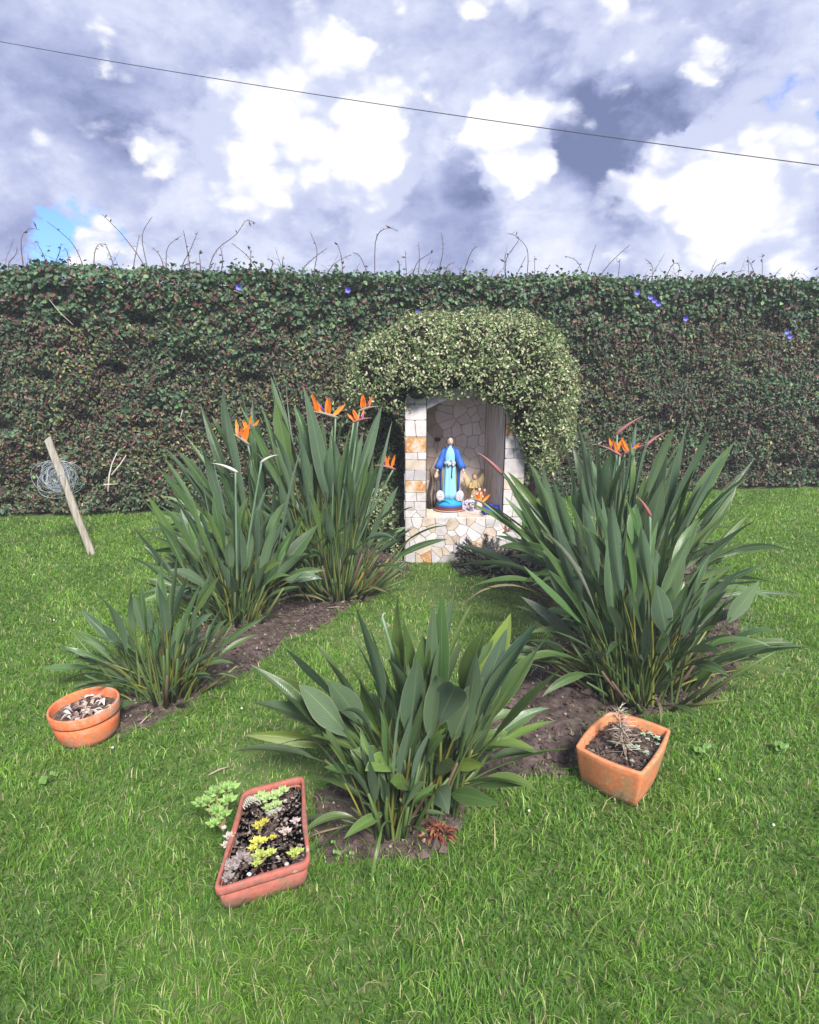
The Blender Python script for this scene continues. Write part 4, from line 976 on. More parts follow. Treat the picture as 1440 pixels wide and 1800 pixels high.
def plant(label, zoom, base_px, tips, basespread=.09, fill=0, fh=.6, fs=.4, width=.045, dyr=.22, frac=.48, dens_low=0, warm=0.0):
    sx, sy, off = zoom; bpt = G(*base_px); r = thing('bird_of_paradise_plant', bpt, label, 'plant', 'bird of paradise clumps around the shrine')
    for t in tips:
        px, py = off[0]+t[0]/sx, off[1]+t[1]/sy; o = t[2] if len(t) > 2 else {}
        bb = bpt + np.array([rs.uniform(-1,1)*basespread, rs.uniform(-1,1)*basespread*.8, 0])
        if 'b' in o: bb = G(off[0]+o['b'][0]/sx, off[1]+o['b'][1]/sy)
        else:
            hx = (P(px, py, bpt[1])[0]-bpt[0]); bb[0] = bpt[0]+np.clip(hx*.28, -1.2*basespread, 1.2*basespread)+rs.uniform(-.5,.5)*basespread
        dy = o.get('dy', rs.uniform(-dyr, dyr)); tp = P(px, py, bb[1]+dy)
        if tp[2] < .04: tp = G(px, py, .05)
        k = {a: o[a] for a in ('col','arch','twist','fold','frac','width','cyellow','mod') if a in o}
        k.setdefault('frac', frac*rs.uniform(.88, 1.12)); k.setdefault('width', width*rs.uniform(.8, 1.2)); k.setdefault('cyellow', warm*rs.uniform(.2, 1.8)) if 'col' not in k else None
        if k['frac'] is None: k['frac'] = frac
        leaf(r, bb, tp, **k)
    for i in range(fill):
        a = rs.uniform(0, 6.283); e = rs.rand()**.6; bb = bpt+np.array([math.cos(a)*basespread*rs.rand(), math.sin(a)*basespread*rs.rand()*.8, 0])
        tp = bb+np.array([math.cos(a)*fs*e, math.sin(a)*fs*.7*e, fh*rs.uniform(.5, 1)*(1-.60*e*e)])
        leaf(r, bb, tp, frac=frac*rs.uniform(.8,1.15), width=width*rs.uniform(.65, 1.05), arch=rs.uniform(.04, .12+.26*e), cyellow=.35*(rs.rand() < .10)+warm*rs.uniform(.2, 1.6))
    for i in range(4 if fill > 20 else 2):   # old withered leaves bent down at the outside
        a = rs.uniform(0, 6.283); bb = bpt+np.array([math.cos(a)*basespread, math.sin(a)*basespread*.8, 0]); l_ = fs*rs.uniform(.5, .85)
        tp = bb+np.array([math.cos(a)*l_, math.sin(a)*l_*.8, rs.uniform(.04, .22)*fh]); leaf(r, bb, tp, width=.022, col=(.20,.145,.085), arch=rs.uniform(.15,.35), fold=1.1)
    for i in range(dens_low):   # short sheaths and cut stems at the foot
        a = rs.uniform(0, 6.283); bb = bpt+np.array([math.cos(a)*basespread*1.3*rs.rand()**.5, math.sin(a)*basespread*rs.rand()**.5, 0]); h = rs.uniform(.10, .34)
        tp = bb+np.array([(bb[0]-bpt[0])*1.2+rs.normal(0,.02), (bb[1]-bpt[1])*1.2, h]); mb = MB(); q = rs.rand()
        mb.tube([bb, (bb+tp)/2+rs.normal(0,.004,3), tp], [.010,.0075,.0045], 5, c=(.075,.12,.035) if q < .62 else (.13,.15,.045) if q < .85 else (.24,.15,.05) if q < .92 else (.13,.08,.06)); mb.build('stalk', M_stalk, r, colattr=True)
    return r, bpt
Z1 = (2.769, 2.769, (220, 640)); Z2 = (2.88, 2.88, (60, 960)); Z3 = (2.4, 2.4, (400, 1020)); Z5 = (2.3226, 2.3226, (800, 700))
pal = dict(col=(.12,.16,.12)); stick = dict(width=.012, col=(.13,.19,.14), fold=1.2, arch=.02)
lg = dict(col=(.06,.14,.04))
# back left pair
pA, bA = plant('far left tall bird of paradise clump with leaves fanning left against the hedge', Z1, (478, 1040),
  [(365,185),(480,100,dict(arch=.02)),(560,120),(170,390),(190,455,dict(arch=.1)),(170,520),(180,580,dict(cyellow=.35)),(190,655),(165,685),(280,330),(620,170),(440,170),(500,230),(330,300),
   (250,420),(560,330),(450,300),(640,260),(300,500),(400,440),(350,560),(520,430),(230,620),(680,330),(210,540),(420,250),(600,420),(265,470),(250,590)],
  .18, 64, 1.02, .74, .044, .25, .52, 14)
pB, bB = plant('tall back bird of paradise clump with open orange flowers left of the shrine', Z1, (592, 1043),
  [(710,60,dict(arch=.02,width=.055)),(700,0,dict(stick, dy=.1)),(785,90,dict(stick)),(868,110,dict(arch=.02)),(730,170,dict(width=.06)),(920,200),(1250,205,dict(arch=.08,dy=.1)),(1210,370,dict(arch=.1)),(1300,275,dict(width=.02,arch=.03,col=(.10,.16,.11))),
   (1265,410,dict(width=.03,arch=.04)),(1240,480,dict(width=.03,arch=.04)),(1000,395,dict(lg, width=.062, twist=1.45, fold=.25, arch=.0, dy=-.2, frac=.36)),(1050,540,dict(lg, width=.045, twist=1.2, arch=0, dy=-.22, frac=.3)),(860,380,dict(arch=.01)),(1160,330),(660,200),(1200,400),
   (750,540,dict(arch=.02,dy=-.2)),(640,430),(830,480),(760,240,dict(width=.06)),(820,200,dict(width=.055)),(960,260),(1010,300),(1060,250),(1100,300),(890,330),(700,300),(1130,430),(1180,520),(940,430),
   (600,280),(780,370),(840,330),(1080,380),(1000,340),(910,480),(1130,250),(680,420),(720,380),(560,200),(1220,600,dict(width=.02))],
  .20, 62, 1.05, .58, .045, .25, .48, 70)
pC, bC = plant('middle left bird of paradise clump with two pale unopened buds', Z1, (420, 1092),
  [(60,625,dict(arch=.02,width=.03)),(35,785,dict(arch=.05)),(20,935,dict(arch=.08,dy=-.1)),(355,420,dict(stick)),(420,420,dict(stick)),(320,640,dict(arch=.01)),(355,640),(860,400,dict(stick,width=.02)),(460,540),(690,600,dict(arch=.01)),(795,660),
   (910,655,dict(width=.03,arch=.03)),(940,780,dict(width=.055,arch=.08)),(880,1010,dict(dy=-.1,arch=.1)),(745,1150,dict(dy=-.1,arch=.1)),(560,1210,dict(dy=-.25)),(520,1130,dict(dy=-.25)),(110,640),(270,700),(455,945,dict(arch=0,dy=-.2)),
   (400,1000),(190,700),(240,640),(150,760),(220,830),(300,760),(370,720),(520,620),(560,560),(600,650),(650,700),(720,720),(800,740),(850,860),(760,880),(700,960),(80,880),(180,930),(120,1000,dict(dy=-.1)),(480,760),(560,800),
   (430,620),(500,700),(640,800),(330,900),(250,960),(340,820),(860,780),(300,1040,dict(dy=-.15)),(90,1060,dict(dy=-.1)),(430,1030,dict(lg,width=.03,arch=0,dy=-.15))],
  .14, 62, .72, .50, .043, .2, .52, 34)
pD, bD = plant('small low bird of paradise clump behind the round terracotta pot', Z2, (288, 1222),
  [(490,135,dict(arch=.02)),(330,255),(235,315,dict(arch=.08)),(340,395),(195,425,dict(arch=.08)),(110,520,dict(arch=.1)),(30,618,dict(arch=.12,dy=-.02)),(650,65,dict(arch=.01)),(720,60),(775,155),(850,180),(890,140),(940,150,dict(width=.03)),
   (905,340,dict(width=.042,arch=.16,col=(.06,.12,.075),dy=-.2)),(1000,255,dict(width=.03)),(1045,335),(1190,345,dict(width=.02)),(960,505,dict(dy=-.1)),(895,250),(600,260),(560,370),(680,500,dict(dy=-.15)),(560,480),(400,480),
   (440,330),(700,200),(620,180),(820,300),(760,330),(480,560),(330,560),(800,440),(500,250),(860,480),(640,350),(720,400),(420,400),(540,200),(930,420),(270,600,dict(dy=-.1))],
  .14, 50, .46, .42, .036, .16, .5, 26)
# front clump
pE, bE = plant('front centre bird of paradise clump with broad leaves on yellow green stalks', Z3, (742, 1408),
  [(720,50,dict(arch=0,width=.048)),(905,50,dict(lg,arch=0,width=.05,twist=1.35,fold=.2,dy=.0)),(955,60,dict(arch=.02)),(1030,100,dict(width=.02,cyellow=.5)),(1195,140,dict(cyellow=.55,arch=.06)),(1315,170,dict(arch=.04,col=(.05,.10,.07))),(1310,290,dict(arch=.1,cyellow=.15)),
   (1410,370,dict(arch=.05,cyellow=.15,b=(930,960))),(1375,200,dict(width=.012,arch=.03)),(1130,560,dict(arch=.02,cyellow=.2,dy=-.15)),(1080,410,dict(arch=.04,dy=-.15,cyellow=.2)),(955,440,dict(arch=.22,dy=-.25,col=(.03,.05,.045))),(540,110,dict(arch=.02)),(525,225,dict(cyellow=.2,width=.025)),
   (740,150),(240,285,dict(width=.058,arch=.16,col=(.05,.11,.075),twist=-.5,fold=.2)),(95,355,dict(arch=.1,cyellow=.1)),(170,405,dict(arch=.12,cyellow=.15)),(100,515,dict(arch=.14)),(250,505,dict(arch=.18,cyellow=.25,width=.05)),(80,655,dict(arch=.16,cyellow=.55,dy=-.05,width=.045)),
   (20,725,dict(arch=.16,cyellow=.25,dy=-.1,width=.045)),(380,270,dict(arch=.1)),(480,310,dict(cyellow=.35,width=.03,arch=.05)),(500,500,dict(width=.02,arch=.1,cyellow=.3)),(480,560,dict(arch=.25,dy=-.3,col=(.08,.13,.08),width=.03)),(870,80,dict(width=.03)),(1180,200,dict(col=(.07,.12,.07),arch=.06)),
   (1240,340,dict(arch=.08)),(680,330),(650,420),(1260,240),(1120,250),(1050,300),(820,230),(800,330),(600,200),(620,330),(420,420,dict(arch=.14)),(330,360,dict(arch=.12)),(560,420),(980,260),(930,180),(1150,330,dict(arch=.1)),(1200,420,dict(arch=.08)),(300,440,dict(arch=.12)),(210,460,dict(arch=.12)),
   (1000,430),(880,400),(750,400),(700,260),(1090,200),(350,600,dict(arch=.15,dy=-.1)),(1180,470,dict(arch=.06))],
  .12, 50, .58, .50, .056, .2, .48, 34, warm=.16)
pF, bF = plant('lower front bird of paradise shoot with drooping arched leaves beside the rose planter', Z3, (688, 1462),
  [(410,615,dict(arch=.08,width=.034)),(350,660,dict(arch=.1,width=.03)),(505,790,dict(arch=.2,width=.03,dy=-.05)),(385,935,dict(arch=.3,width=.036)),(310,1080,dict(arch=.42,width=.034,dy=-.05,frac=.6)),(380,1160,dict(arch=.4,width=.034,dy=-.12,frac=.6)),
   (605,1310,dict(mod='hang',dy=-.14,width=.024,frac=.5,twist=1.2,b=(705,1075))),(200,1060,dict(arch=.22,width=.028,dy=.03,frac=.6)),(590,700,dict(arch=.25)),(670,660,dict(arch=.06)),(780,560,dict(arch=.02)),(860,630,dict(arch=.1,col=(.04,.08,.06))),(920,990,dict(arch=.2,width=.03,dy=.08,cyellow=.15)),
   (740,460,dict(stick,width=.014)),(520,800,dict(arch=.1)),(830,490,dict(arch=.02)),(600,760),(640,820,dict(dy=-.1)),(480,700),(720,700),(560,620),(920,650,dict(width=.035)),(790,800),(450,820,dict(arch=.15)),(700,560),(640,540)],
  .06, 20, .40, .26, .034, .10, .55, 12, warm=.08)
# right side
pG, bG = plant('large back bird of paradise clump spreading right of the shrine', Z5, (1078, 1100),
  [(50,425,dict(arch=.12,width=.042,col=(.07,.14,.05),dy=-.35,frac=.42)),(190,290,dict(arch=.05)),(215,300),(110,415,dict(arch=.1,dy=-.1)),(540,140,dict(arch=.01,width=.02)),(500,100),(765,60,dict(stick)),(870,150,dict(lg,arch=.01,width=.055,dy=-.1)),(960,70,dict(arch=.02)),(1040,125),(1140,180,dict(arch=.05,width=.055)),
   (1220,250,dict(arch=.05)),(1200,310),(1000,190),(880,200),(640,230,dict(lg,width=.05,dy=-.2)),(700,230,dict(lg,width=.05,dy=-.2)),(520,300,dict(lg,arch=.05,dy=-.2)),(320,320,dict(lg,arch=.05,dy=-.2)),(400,330,dict(lg,arch=.05,dy=-.2)),(1210,465,dict(arch=.08)),(1240,490,dict(arch=.08)),(1190,510),
   (1180,590,dict(arch=.1,dy=-.1)),(1050,545),(1010,350,dict(lg)),(1110,400,dict(col=(.06,.12,.085))),(1100,230),(440,170),(450,380),(250,340),(300,260),(360,250),(420,230),(480,200),(580,170),(620,120),(800,120),(740,200),(820,250),(900,280),(960,300),(1060,290),(1080,340),
   (560,250),(600,320),(680,300),(760,330),(150,440,dict(dy=-.1,arch=.1)),(200,400),(260,430),(330,420),(390,400),(180,480,dict(dy=-.2,arch=.1)),(900,120),(1150,360),(1130,450),(700,130),(670,180,dict(stick)),(480,310),(1010,120,dict(width=.02)),(930,170,dict(width=.02)),(1180,290,dict(width=.02)),(1230,300,dict(width=.02)),(850,330),(950,400),(740,100),(1160,550,dict(arch=.1)),(1060,600,dict(arch=.1))],
  .24, 115, .98, .84, .046, .3, .5, 20)
pH, bH = plant('large front right bird of paradise clump behind the square terracotta pot', Z5, (1128, 1215),
  [(490,475,dict(width=.022,col=(.22,.22,.17),arch=.01,dy=-.1)),(400,490,dict(arch=.02)),(320,550,dict(arch=.03)),(345,540,dict(col=(.30,.27,.22),arch=.22,width=.022,dy=-.15)),(280,685,dict(lg,arch=.05)),(270,810,dict(arch=.12,width=.035,col=(.10,.12,.09))),(305,890,dict(arch=.14,col=(.10,.17,.05))),(400,950,dict(arch=.12,width=.02,cyellow=.3)),
   (885,440,dict(arch=0,width=.048,twist=1.0)),(560,360,dict(arch=.01)),(600,400),(700,420,dict(lg)),(740,430,dict(lg)),(830,500,dict(lg)),(900,510),(1000,490,dict(cyellow=.2)),(780,610,dict(arch=.15,dy=-.2)),(620,540,dict(arch=.02,dy=-.2)),(630,670,dict(lg,arch=.25,dy=-.25,width=.045)),
   (1170,695,dict(arch=.1,cyellow=.1)),(1130,690,dict(arch=.12,cyellow=.15)),(1165,750,dict(arch=.02)),(1270,860,dict(width=.022,col=(.10,.16,.13),arch=.05)),(1385,1000,dict(arch=.16,cyellow=.15,width=.04,b=(860,1180))),(1260,1070,dict(arch=.14,cyellow=.2,dy=-.08)),(1060,1100,dict(arch=.12,dy=-.1)),
   (990,1120,dict(arch=.15,dy=-.15)),(930,800,dict(arch=.02,dy=-.2)),(540,905,dict(arch=.1,dy=-.1)),(720,960,dict(arch=.3,dy=-.25,width=.03)),(600,905,dict(arch=.2,dy=-.2)),(450,560),(520,520),(540,620),(480,700),(430,640),(700,560),(760,520),(660,480),(820,620),(880,640),(950,600),(1040,640),(1000,700),
   (1080,780),(1000,850),(900,900,dict(dy=-.15)),(820,760,dict(dy=-.15)),(700,740,dict(dy=-.2)),(580,760,dict(dy=-.15)),(520,820,dict(dy=-.1)),(640,850,dict(dy=-.25)),(1100,900),(1120,960),(420,760),(380,700),(360,620),(780,900,dict(dy=-.25)),(480,900),(860,1000,dict(dy=-.2)),(960,1000,dict(dy=-.1)),(680,620,dict(dy=-.15)),(1060,700),(900,740),(740,640),(560,480,dict(lg)),(640,440),(520,430),(960,560)],
  .20, 95, .70, .60, .048, .24, .48, 40)
def fl(p, bp, px, py, **k):
    Yp = bp[1]+k.pop('dy', 0); b_ = bp+np.array([rs.uniform(-.05,.05), rs.uniform(-.05,.05), 0]); flower(p, b_, P(px, py, Yp), **k)
fl(pB, bB, 590, 733, dirx=-1, petals=6, scale=1.05, dy=-.05); fl(pB, bB, 632, 722, dirx=1, petals=4, scale=.8, dy=.12); fl(pB, bB, 622, 742, dirx=1, petals=4, scale=.7, dy=.0, pink=True); fl(pB, bB, 692, 824, dirx=-1, petals=4, scale=.75, dy=-.1, pink=True)
fl(pB, bB, 548, 742, dirx=1, scale=.5, open_=False, pink=True, dy=.05)
fl(pA, bA, 436, 780, dirx=-.4, petals=5, scale=.9, dy=-.1); fl(pA, bA, 432, 760, dirx=.4, petals=4, scale=.7, dy=-.05)
fl(pC, bC, 414, 828, dirx=-1, scale=.75, open_=False, white=True, dy=-.1); fl(pC, bC, 460, 812, dirx=.8, scale=.65, open_=False, white=True, dy=-.05)
fl(pG, bG, 1090, 800, dirx=-.5, petals=4, scale=.75, pink=True, dy=.05); fl(pG, bG, 1098, 797, dirx=.5, petals=3, scale=.7, pink=True, dy=.08); fl(pG, bG, 1085, 762, dirx=1, scale=1.0, open_=False, pink=True, dy=.2); fl(pG, bG, 1130, 788, dirx=1, scale=.9, open_=False, pink=True, dy=.1)
fl(pG, bG, 880, 830, dirx=-.9, scale=.95, open_=False, pink=True, dy=-.2); fl(pG, bG, 850, 884, dirx=-.6, petals=5, scale=.6, dy=-.1); fl(pG, bG, 886, 936, dirx=.6, petals=4, scale=.45, dy=.1)
fl(pH, bH, 1143, 905, dirx=-.6, scale=.6, open_=False, pink=True, dy=-.1); fl(pE, bE, 672, 1085, dirx=.3, scale=.12, open_=False, white=True, dy=.05)

# ------------------------------------------------------------------ pots
def rounded(corners, r, n=5, bulge=0.0, seg=6):
    c = [np.array(q[:2], float) for q in corners]; m = len(c); o = []
    for i in range(m):
        a, b, d = c[i-1], c[i], c[(i+1)%m]; ua = (a-b)/np.linalg.norm(a-b); ud = (d-b)/np.linalg.norm(d-b)
        p0, p1 = b+ua*r, b+ud*r
        for t in np.linspace(0, 1, n): o.append((1-t)**2*p0+2*(1-t)*t*b+t*t*p1)
        e = c[(i+1)%m]; nxt = e+(b-e)/np.linalg.norm(b-e)*r; ln = nxt-p1; nn = np.array([ln[1], -ln[0]]); nn /= np.linalg.norm(nn)
        cc = sum(c)/m
        if np.dot(nn, (p1+nxt)/2-cc) < 0: nn = -nn
        for t in np.linspace(0, 1, seg+2)[1:-1]: o.append(p1+ln*t+nn*bulge*math.sin(math.pi*t))
    return o
def pot_mesh(name, ring2d, cen, levels, m, parent):
    # levels: (scale, offset inward, z)
    mb = MB(); rings = []
    for s, off, z in levels:
        ring = []
        for q in ring2d:
            v = (q-cen[:2]); l = np.linalg.norm(v); v2 = v*s - v/l*off; ring.append(np.array([cen[0]+v2[0], cen[1]+v2[1], z]))
        rings.append(ring)
    mb.loft(rings, cap0=True, cap1=True); return mb.build(name, m, parent)
def soilfill(ring2d, cen, s, z, parent, amp=.008):
    n = len(ring2d); V = []; rr = [0, .25, .5, .75, 1.0]; 
    for r_ in rr[1:]:
        for q in ring2d:
            v = (q-cen[:2])*s*r_; V.append((cen[0]+v[0], cen[1]+v[1], z+rs.uniform(-amp, amp)))
    V.append((cen[0], cen[1], z+.01)); Fc = []
    for j in range(3):
        for i in range(n): Fc.append((j*n+i, j*n+(i+1)%n, (j+1)*n+(i+1)%n, (j+1)*n+i))
    for i in range(n): Fc.append((len(V)-1, i, (i+1)%n))
    return mesh('soil', V, Fc, M_potsoil, parent, True)
# round pot
rp = thing('round_pot', (POT_R[0], POT_R[1], 0), 'round orange terracotta bowl pot holding dry leaves at the left bed corner', 'flower pot')
RC = [np.array([POT_R[0]+.139*math.cos(a), POT_R[1]+.139*math.sin(a)]) for a in np.linspace(0, 2*math.pi, 49)[:-1]]
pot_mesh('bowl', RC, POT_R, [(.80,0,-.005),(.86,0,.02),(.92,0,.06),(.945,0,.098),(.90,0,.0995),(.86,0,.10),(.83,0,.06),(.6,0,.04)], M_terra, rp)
pot_mesh('rim', RC, POT_R, [(.90,0,.0975),(.985,0,.098),(1.0,0,.104),(1.0,0,.136),(.985,0,.142),(.945,0,.142),(.93,0,.136),(.905,0,.104),(.90,0,.0975)], M_terra, rp)
soilfill(RC, POT_R, .895, .104, rp, .006); rp.rotation_euler = (0, -.07, 0)
def dry_leaf(parent_label, c, l, wd, az, col, name='dry_leaf'):
    d = np.array([math.cos(az), math.sin(az), rs.uniform(-.3,.7)]); d /= np.linalg.norm(d); s = np.cross(d, [0,0,1]); s /= np.linalg.norm(s); up = np.cross(s, d)
    V = []; n = 6
    for i in range(n):
        t = i/(n-1); w_ = wd*math.sin(math.pi*min(max(t,.04),.97)); p = c+d*l*(t-.5)+up*l*.25*math.sin(t*3)
        V += [p-s*w_+up*w_*.7, p, p+s*w_+up*w_*.7]
    Fc = [(i*3+j, i*3+j+1, i*3+j+4, i*3+j+3) for i in range(n-1) for j in range(2)]
    cc = np.tile(col, (len(V), 1))*rs.uniform(.8, 1.2)
    return V, Fc, cc
cpal = [(.36,.30,.28),(.50,.45,.42),(.22,.15,.13),(.10,.06,.05),(.42,.33,.26)]
DL = thing('dry_leaves', (POT_R[0], POT_R[1], .10), 'heap of curled grey dry leaves inside the round terracotta pot', 'dry leaves')
for k in range(60):
    a = rs.uniform(0, 6.28); r_ = .095*rs.rand()**.6; c = np.array([POT_R[0]+.01+math.cos(a)*r_, POT_R[1]+math.sin(a)*r_, .112+rs.uniform(0,.022)*(1-r_/.12)-.0])
    V, Fc, cc = dry_leaf('', c, rs.uniform(.025,.065), rs.uniform(.005,.011), rs.uniform(0,6.28), cpal[rs.choice(5, p=[.3,.2,.2,.15,.15])]); mesh('dry_leaf', V, Fc, M_dead, DL, True, cols=cc)
# square pot
sc_ = np.mean(SQ, 0); sp_ = thing('square_pot', (sc_[0], sc_[1], 0), 'square orange terracotta pot with bulging sides on the right lawn', 'flower pot')
SR = rounded(SQ, .018, 5, .013, 7)
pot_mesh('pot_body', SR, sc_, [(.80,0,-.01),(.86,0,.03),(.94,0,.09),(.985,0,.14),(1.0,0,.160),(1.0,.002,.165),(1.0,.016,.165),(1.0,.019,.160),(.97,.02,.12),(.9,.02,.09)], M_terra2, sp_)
soilfill(SR, sc_, .84, .132, sp_, .006)
# rose planter
pc_ = np.mean(PL, 0); pp_ = thing('rectangular_planter', (pc_[0], pc_[1], 0), 'rose coloured rectangular planter full of succulents in the front left', 'planter')
PR = rounded(PL, .03, 6, .0, 8)
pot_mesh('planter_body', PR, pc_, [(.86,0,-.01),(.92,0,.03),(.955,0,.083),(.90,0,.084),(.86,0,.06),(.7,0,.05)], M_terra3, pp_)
pot_mesh('rim', PR, pc_, [(.93,0,.080),(.985,0,.080),(1.0,0,.085),(1.0,0,.102),(1.0,.003,.105),(1.0,.014,.105),(1.0,.018,.101),(.91,0,.081),(.93,0,.080)], M_terra3, pp_)
soilfill(PR, pc_, .89, .076, pp_, .008)

def rosette(c, r, col, label, name='succulent', n=18, up=.8, group=None, stem=None, m=M_succ, heads=None):
    root = thing(name, (c[0], c[1], c[2]), label, 'succulent', group)
    heads = heads or [(0, 0, 0, 1.)]
    for hx, hy, hz, hs in heads:
        cc = np.array(c)+np.array([hx, hy, hz]); mb = MB()
        if hz > .012: mb.tube([np.array(c)-[0,0,.01], np.array(c)+np.array([hx*.5,hy*.5,hz*.6]), cc], [.004,.0035,.003], 5, c=(.26,.22,.10))
        for k in range(n):
            a = k*2.399; t = (k+.5)/n; e = up*(1-t)*1.6+.15; d = np.array([math.cos(a)*math.cos(e), math.sin(a)*math.cos(e), math.sin(e)])
            l = r*hs*(.45+.55*t); s = np.array([-math.sin(a), math.cos(a), 0]); nn = np.cross(d, s); wq = l*.30
            V = [cc, cc+d*l*.55+s*wq, cc+d*l, cc+d*l*.55-s*wq, cc+d*l*.5+nn*wq*.7, cc+d*l*.5-nn*wq*.5]
            sh = rs.uniform(.75, 1.25); c2 = tuple(np.array(col)*sh)
            mb.add(V, [(0,1,4),(1,2,4),(2,3,4),(3,0,4),(1,0,5),(2,1,5),(3,2,5),(0,3,5)], 0, c2)
        mb.build('rosette', m, root, smooth=False, colattr=True)
    return root
def GP(px, py, z): return G(px, py, z)
lgn = (.22,.36,.10); yl = (.40,.36,.06); ylg = (.34,.40,.09); bl = (.36,.50,.34); gr = (.24,.20,.19)
rosette(GP(392,1455,.082), .040, lgn, 'tall spilling pale green succulent over the left back corner of the rose planter', heads=[(-.055,.03,.07,1),(-.03,.05,.09,1),(0,.05,.105,1),(.015,.03,.075,1),(-.02,.01,.055,.9),(.005,.0,.045,.9),(-.085,.05,.05,.85),(.0,.08,.08,1),(-.02,-.02,.03,.8),(.02,.06,.1,.9),(-.045,.075,.07,.9)])
rosette(GP(470,1428,.082), .034, (.32,.44,.17), 'bushy light green succulent near the back rim of the rose planter', heads=[(0,0,.05,1),(.03,.01,.055,1),(-.02,.02,.045,.9),(.05,.025,.06,.9),(.01,-.02,.03,.8),(.035,-.015,.04,.8)])
rosette(GP(455,1462,.082), .026, yl, 'small orange yellow succulent in the middle of the rose planter', heads=[(0,0,.02,1),(.018,.012,.025,.8)])
rosette(GP(453,1490,.082), .028, (.50,.50,.09), 'bright yellow succulent rosette in the middle of the rose planter', heads=[(0,0,.02,1),(-.012,-.015,.01,.7),(.018,.01,.015,.7)])
rosette(GP(458,1515,.082), .032, ylg, 'yellow green star shaped succulent near the front rim of the rose planter', heads=[(0,0,.02,1),(.03,.012,.02,.75),(-.005,-.02,.01,.7)])
rosette(GP(518,1511,.082), .028, ylg, 'small yellow green succulent in the front right corner of the rose planter', heads=[(0,0,.02,1),(.014,.012,.018,.7)])
rosette(GP(480,1478,.082), .018, yl, 'tiny yellow succulent sprig right of the planter centre', heads=[(0,0,.01,1)])
rosette(GP(503,1469,.082), .026, (.44,.35,.31), 'pale pink dried succulent rosette right of the planter centre', heads=[(0,0,.012,1)])
rosette(GP(520,1449,.082), .022, (.46,.36,.35), 'mauve withered rosette by the right rim of the rose planter', heads=[(0,0,.01,1)])
rosette(GP(404,1476,.088), .024, (.42,.37,.31), 'cream dried rosette on the left rim of the rose planter', heads=[(0,0,.01,1),(-.004,-.025,.0,.9)])
rosette(GP(425,1515,.082), .034, gr, 'large grey withered rosette in the front left of the planter', heads=[(0,0,.012,1),(-.03,-.02,.006,.9),(.03,.0,.004,.8)])
rosette(GP(408,1532,.082), .030, gr, 'grey withered rosette in the front left corner of the planter', heads=[(0,0,.008,1),(-.005,-.03,.004,.9)])
rosette(GP(487,1435,.082), .024, (.36,.34,.30), 'whitish withered rosette below the bushy light green succulent', heads=[(0,0,.02,1),(-.02,-.006,.015,.8)])
# fern-like striped succulent
fs_ = GP(447,1432,.082); r_ = thing('striped_succulent', fs_, 'pale striped fern shaped stem at the back of the rose planter', 'succulent')
mb = MB()
for t in np.linspace(0, 1, 11):
    p = fs_+np.array([-.03+.06*t, -.01-.02*t, .03+.045*math.sin(t*2.2)])
    for sx in (-1,1): e = p+np.array([sx*.018*math.sin(.4+t*2.4), -.012*sx, .008]); mb.tube([p, (p+e)/2+np.array([0,0,.004]), e], [.003,.0028,.0012], 4, c=(.42,.40,.33))
mb.tube([fs_+np.array([-.03,-.01,.03]), fs_+np.array([0,-.02,.07]), fs_+np.array([.03,-.03,.062])], .003, 5, c=(.25,.24,.18)); mb.build('leaflets', M_succ, r_, colattr=True)
def pebble(c, r, col, name='pebble', **k):
    mb = MB(); mb.ball(c, (r, r*rs.uniform(.7,1), r*.7), 8, 5, c=col); return mb.build(name, M_dead, colattr=True, origin=c)
for i, (px, py, r, c, lb) in enumerate([(393,1454,.011,(.42,.41,.38),'white pebble beside the left rim of the rose planter'),(438,1537,.008,(.55,.54,.55),'white pebble near the front rim of the rose planter'),(504,1519,.008,(.40,.38,.35),'pale pebble left of the small front right succulent'),
       (420,1500,.010,(.34,.26,.27),'brown grey pebble in the left half of the rose planter'),(502,1408,.009,(.40,.36,.33),'pale chip by the back right of the rose planter'),(488,1507,.007,(.5,.45,.42),'small pale chip in front of the pink rosette')]):
    tag(pebble(GP(px, py, .084), r, c), lb, 'pebble', 'pebbles in the rose planter')
# debris inside planter + square pot
def debris(name, label, cen, ring, s, z, n, cols, lmax=.03):
    cb = MB()
    for k in range(n):
        i = rs.randint(len(ring)); v = (ring[i]-cen[:2])*s*rs.rand()**.5; c = np.array([cen[0]+v[0], cen[1]+v[1], z+rs.uniform(0,.010)])
        d = rs.normal(size=3)*[1,1,.4]; d /= np.linalg.norm(d); l = rs.gamma(2, .004)+.004; cc = cols[rs.randint(len(cols))]
        if k % 5 == 0: cb.tube([c-d*l, c+rs.normal(size=3)*l*.15, c+d*l], [.0008,.0013,.0006], 3, c=cc)
        else:
            e = np.cross(d, rs.normal(size=3)*.5+[0,0,1]); e /= np.linalg.norm(e); f_ = np.cross(d, e); w2 = l*rs.uniform(.3,.7)
            cb.add([c-d*l*.6, c+e*w2*.6, c+d*l*.6, c-e*w2*.6, c+f_*w2*.4, c-f_*w2*.4], [(0,1,4),(1,2,4),(2,3,4),(3,0,4),(1,0,5),(2,1,5),(3,2,5),(0,3,5)], 0, cc)
    tag(cb.build(name, M_dead, colattr=True), label, 'debris', kind='stuff')
dcol = [(.10,.07,.055),(.24,.19,.16),(.05,.035,.03),(.28,.24,.21),(.12,.085,.07),(.06,.045,.04),(.09,.06,.05),(.05,.035,.03)]
debris('planter_debris', 'bits of bark and dry stems on the planter soil', pc_, PR, .86, .079, 1100, dcol)
debris('square_pot_debris', 'bits of bark and dead stems on the square pot soil', sc_, SR, .8, .136, 600, dcol)
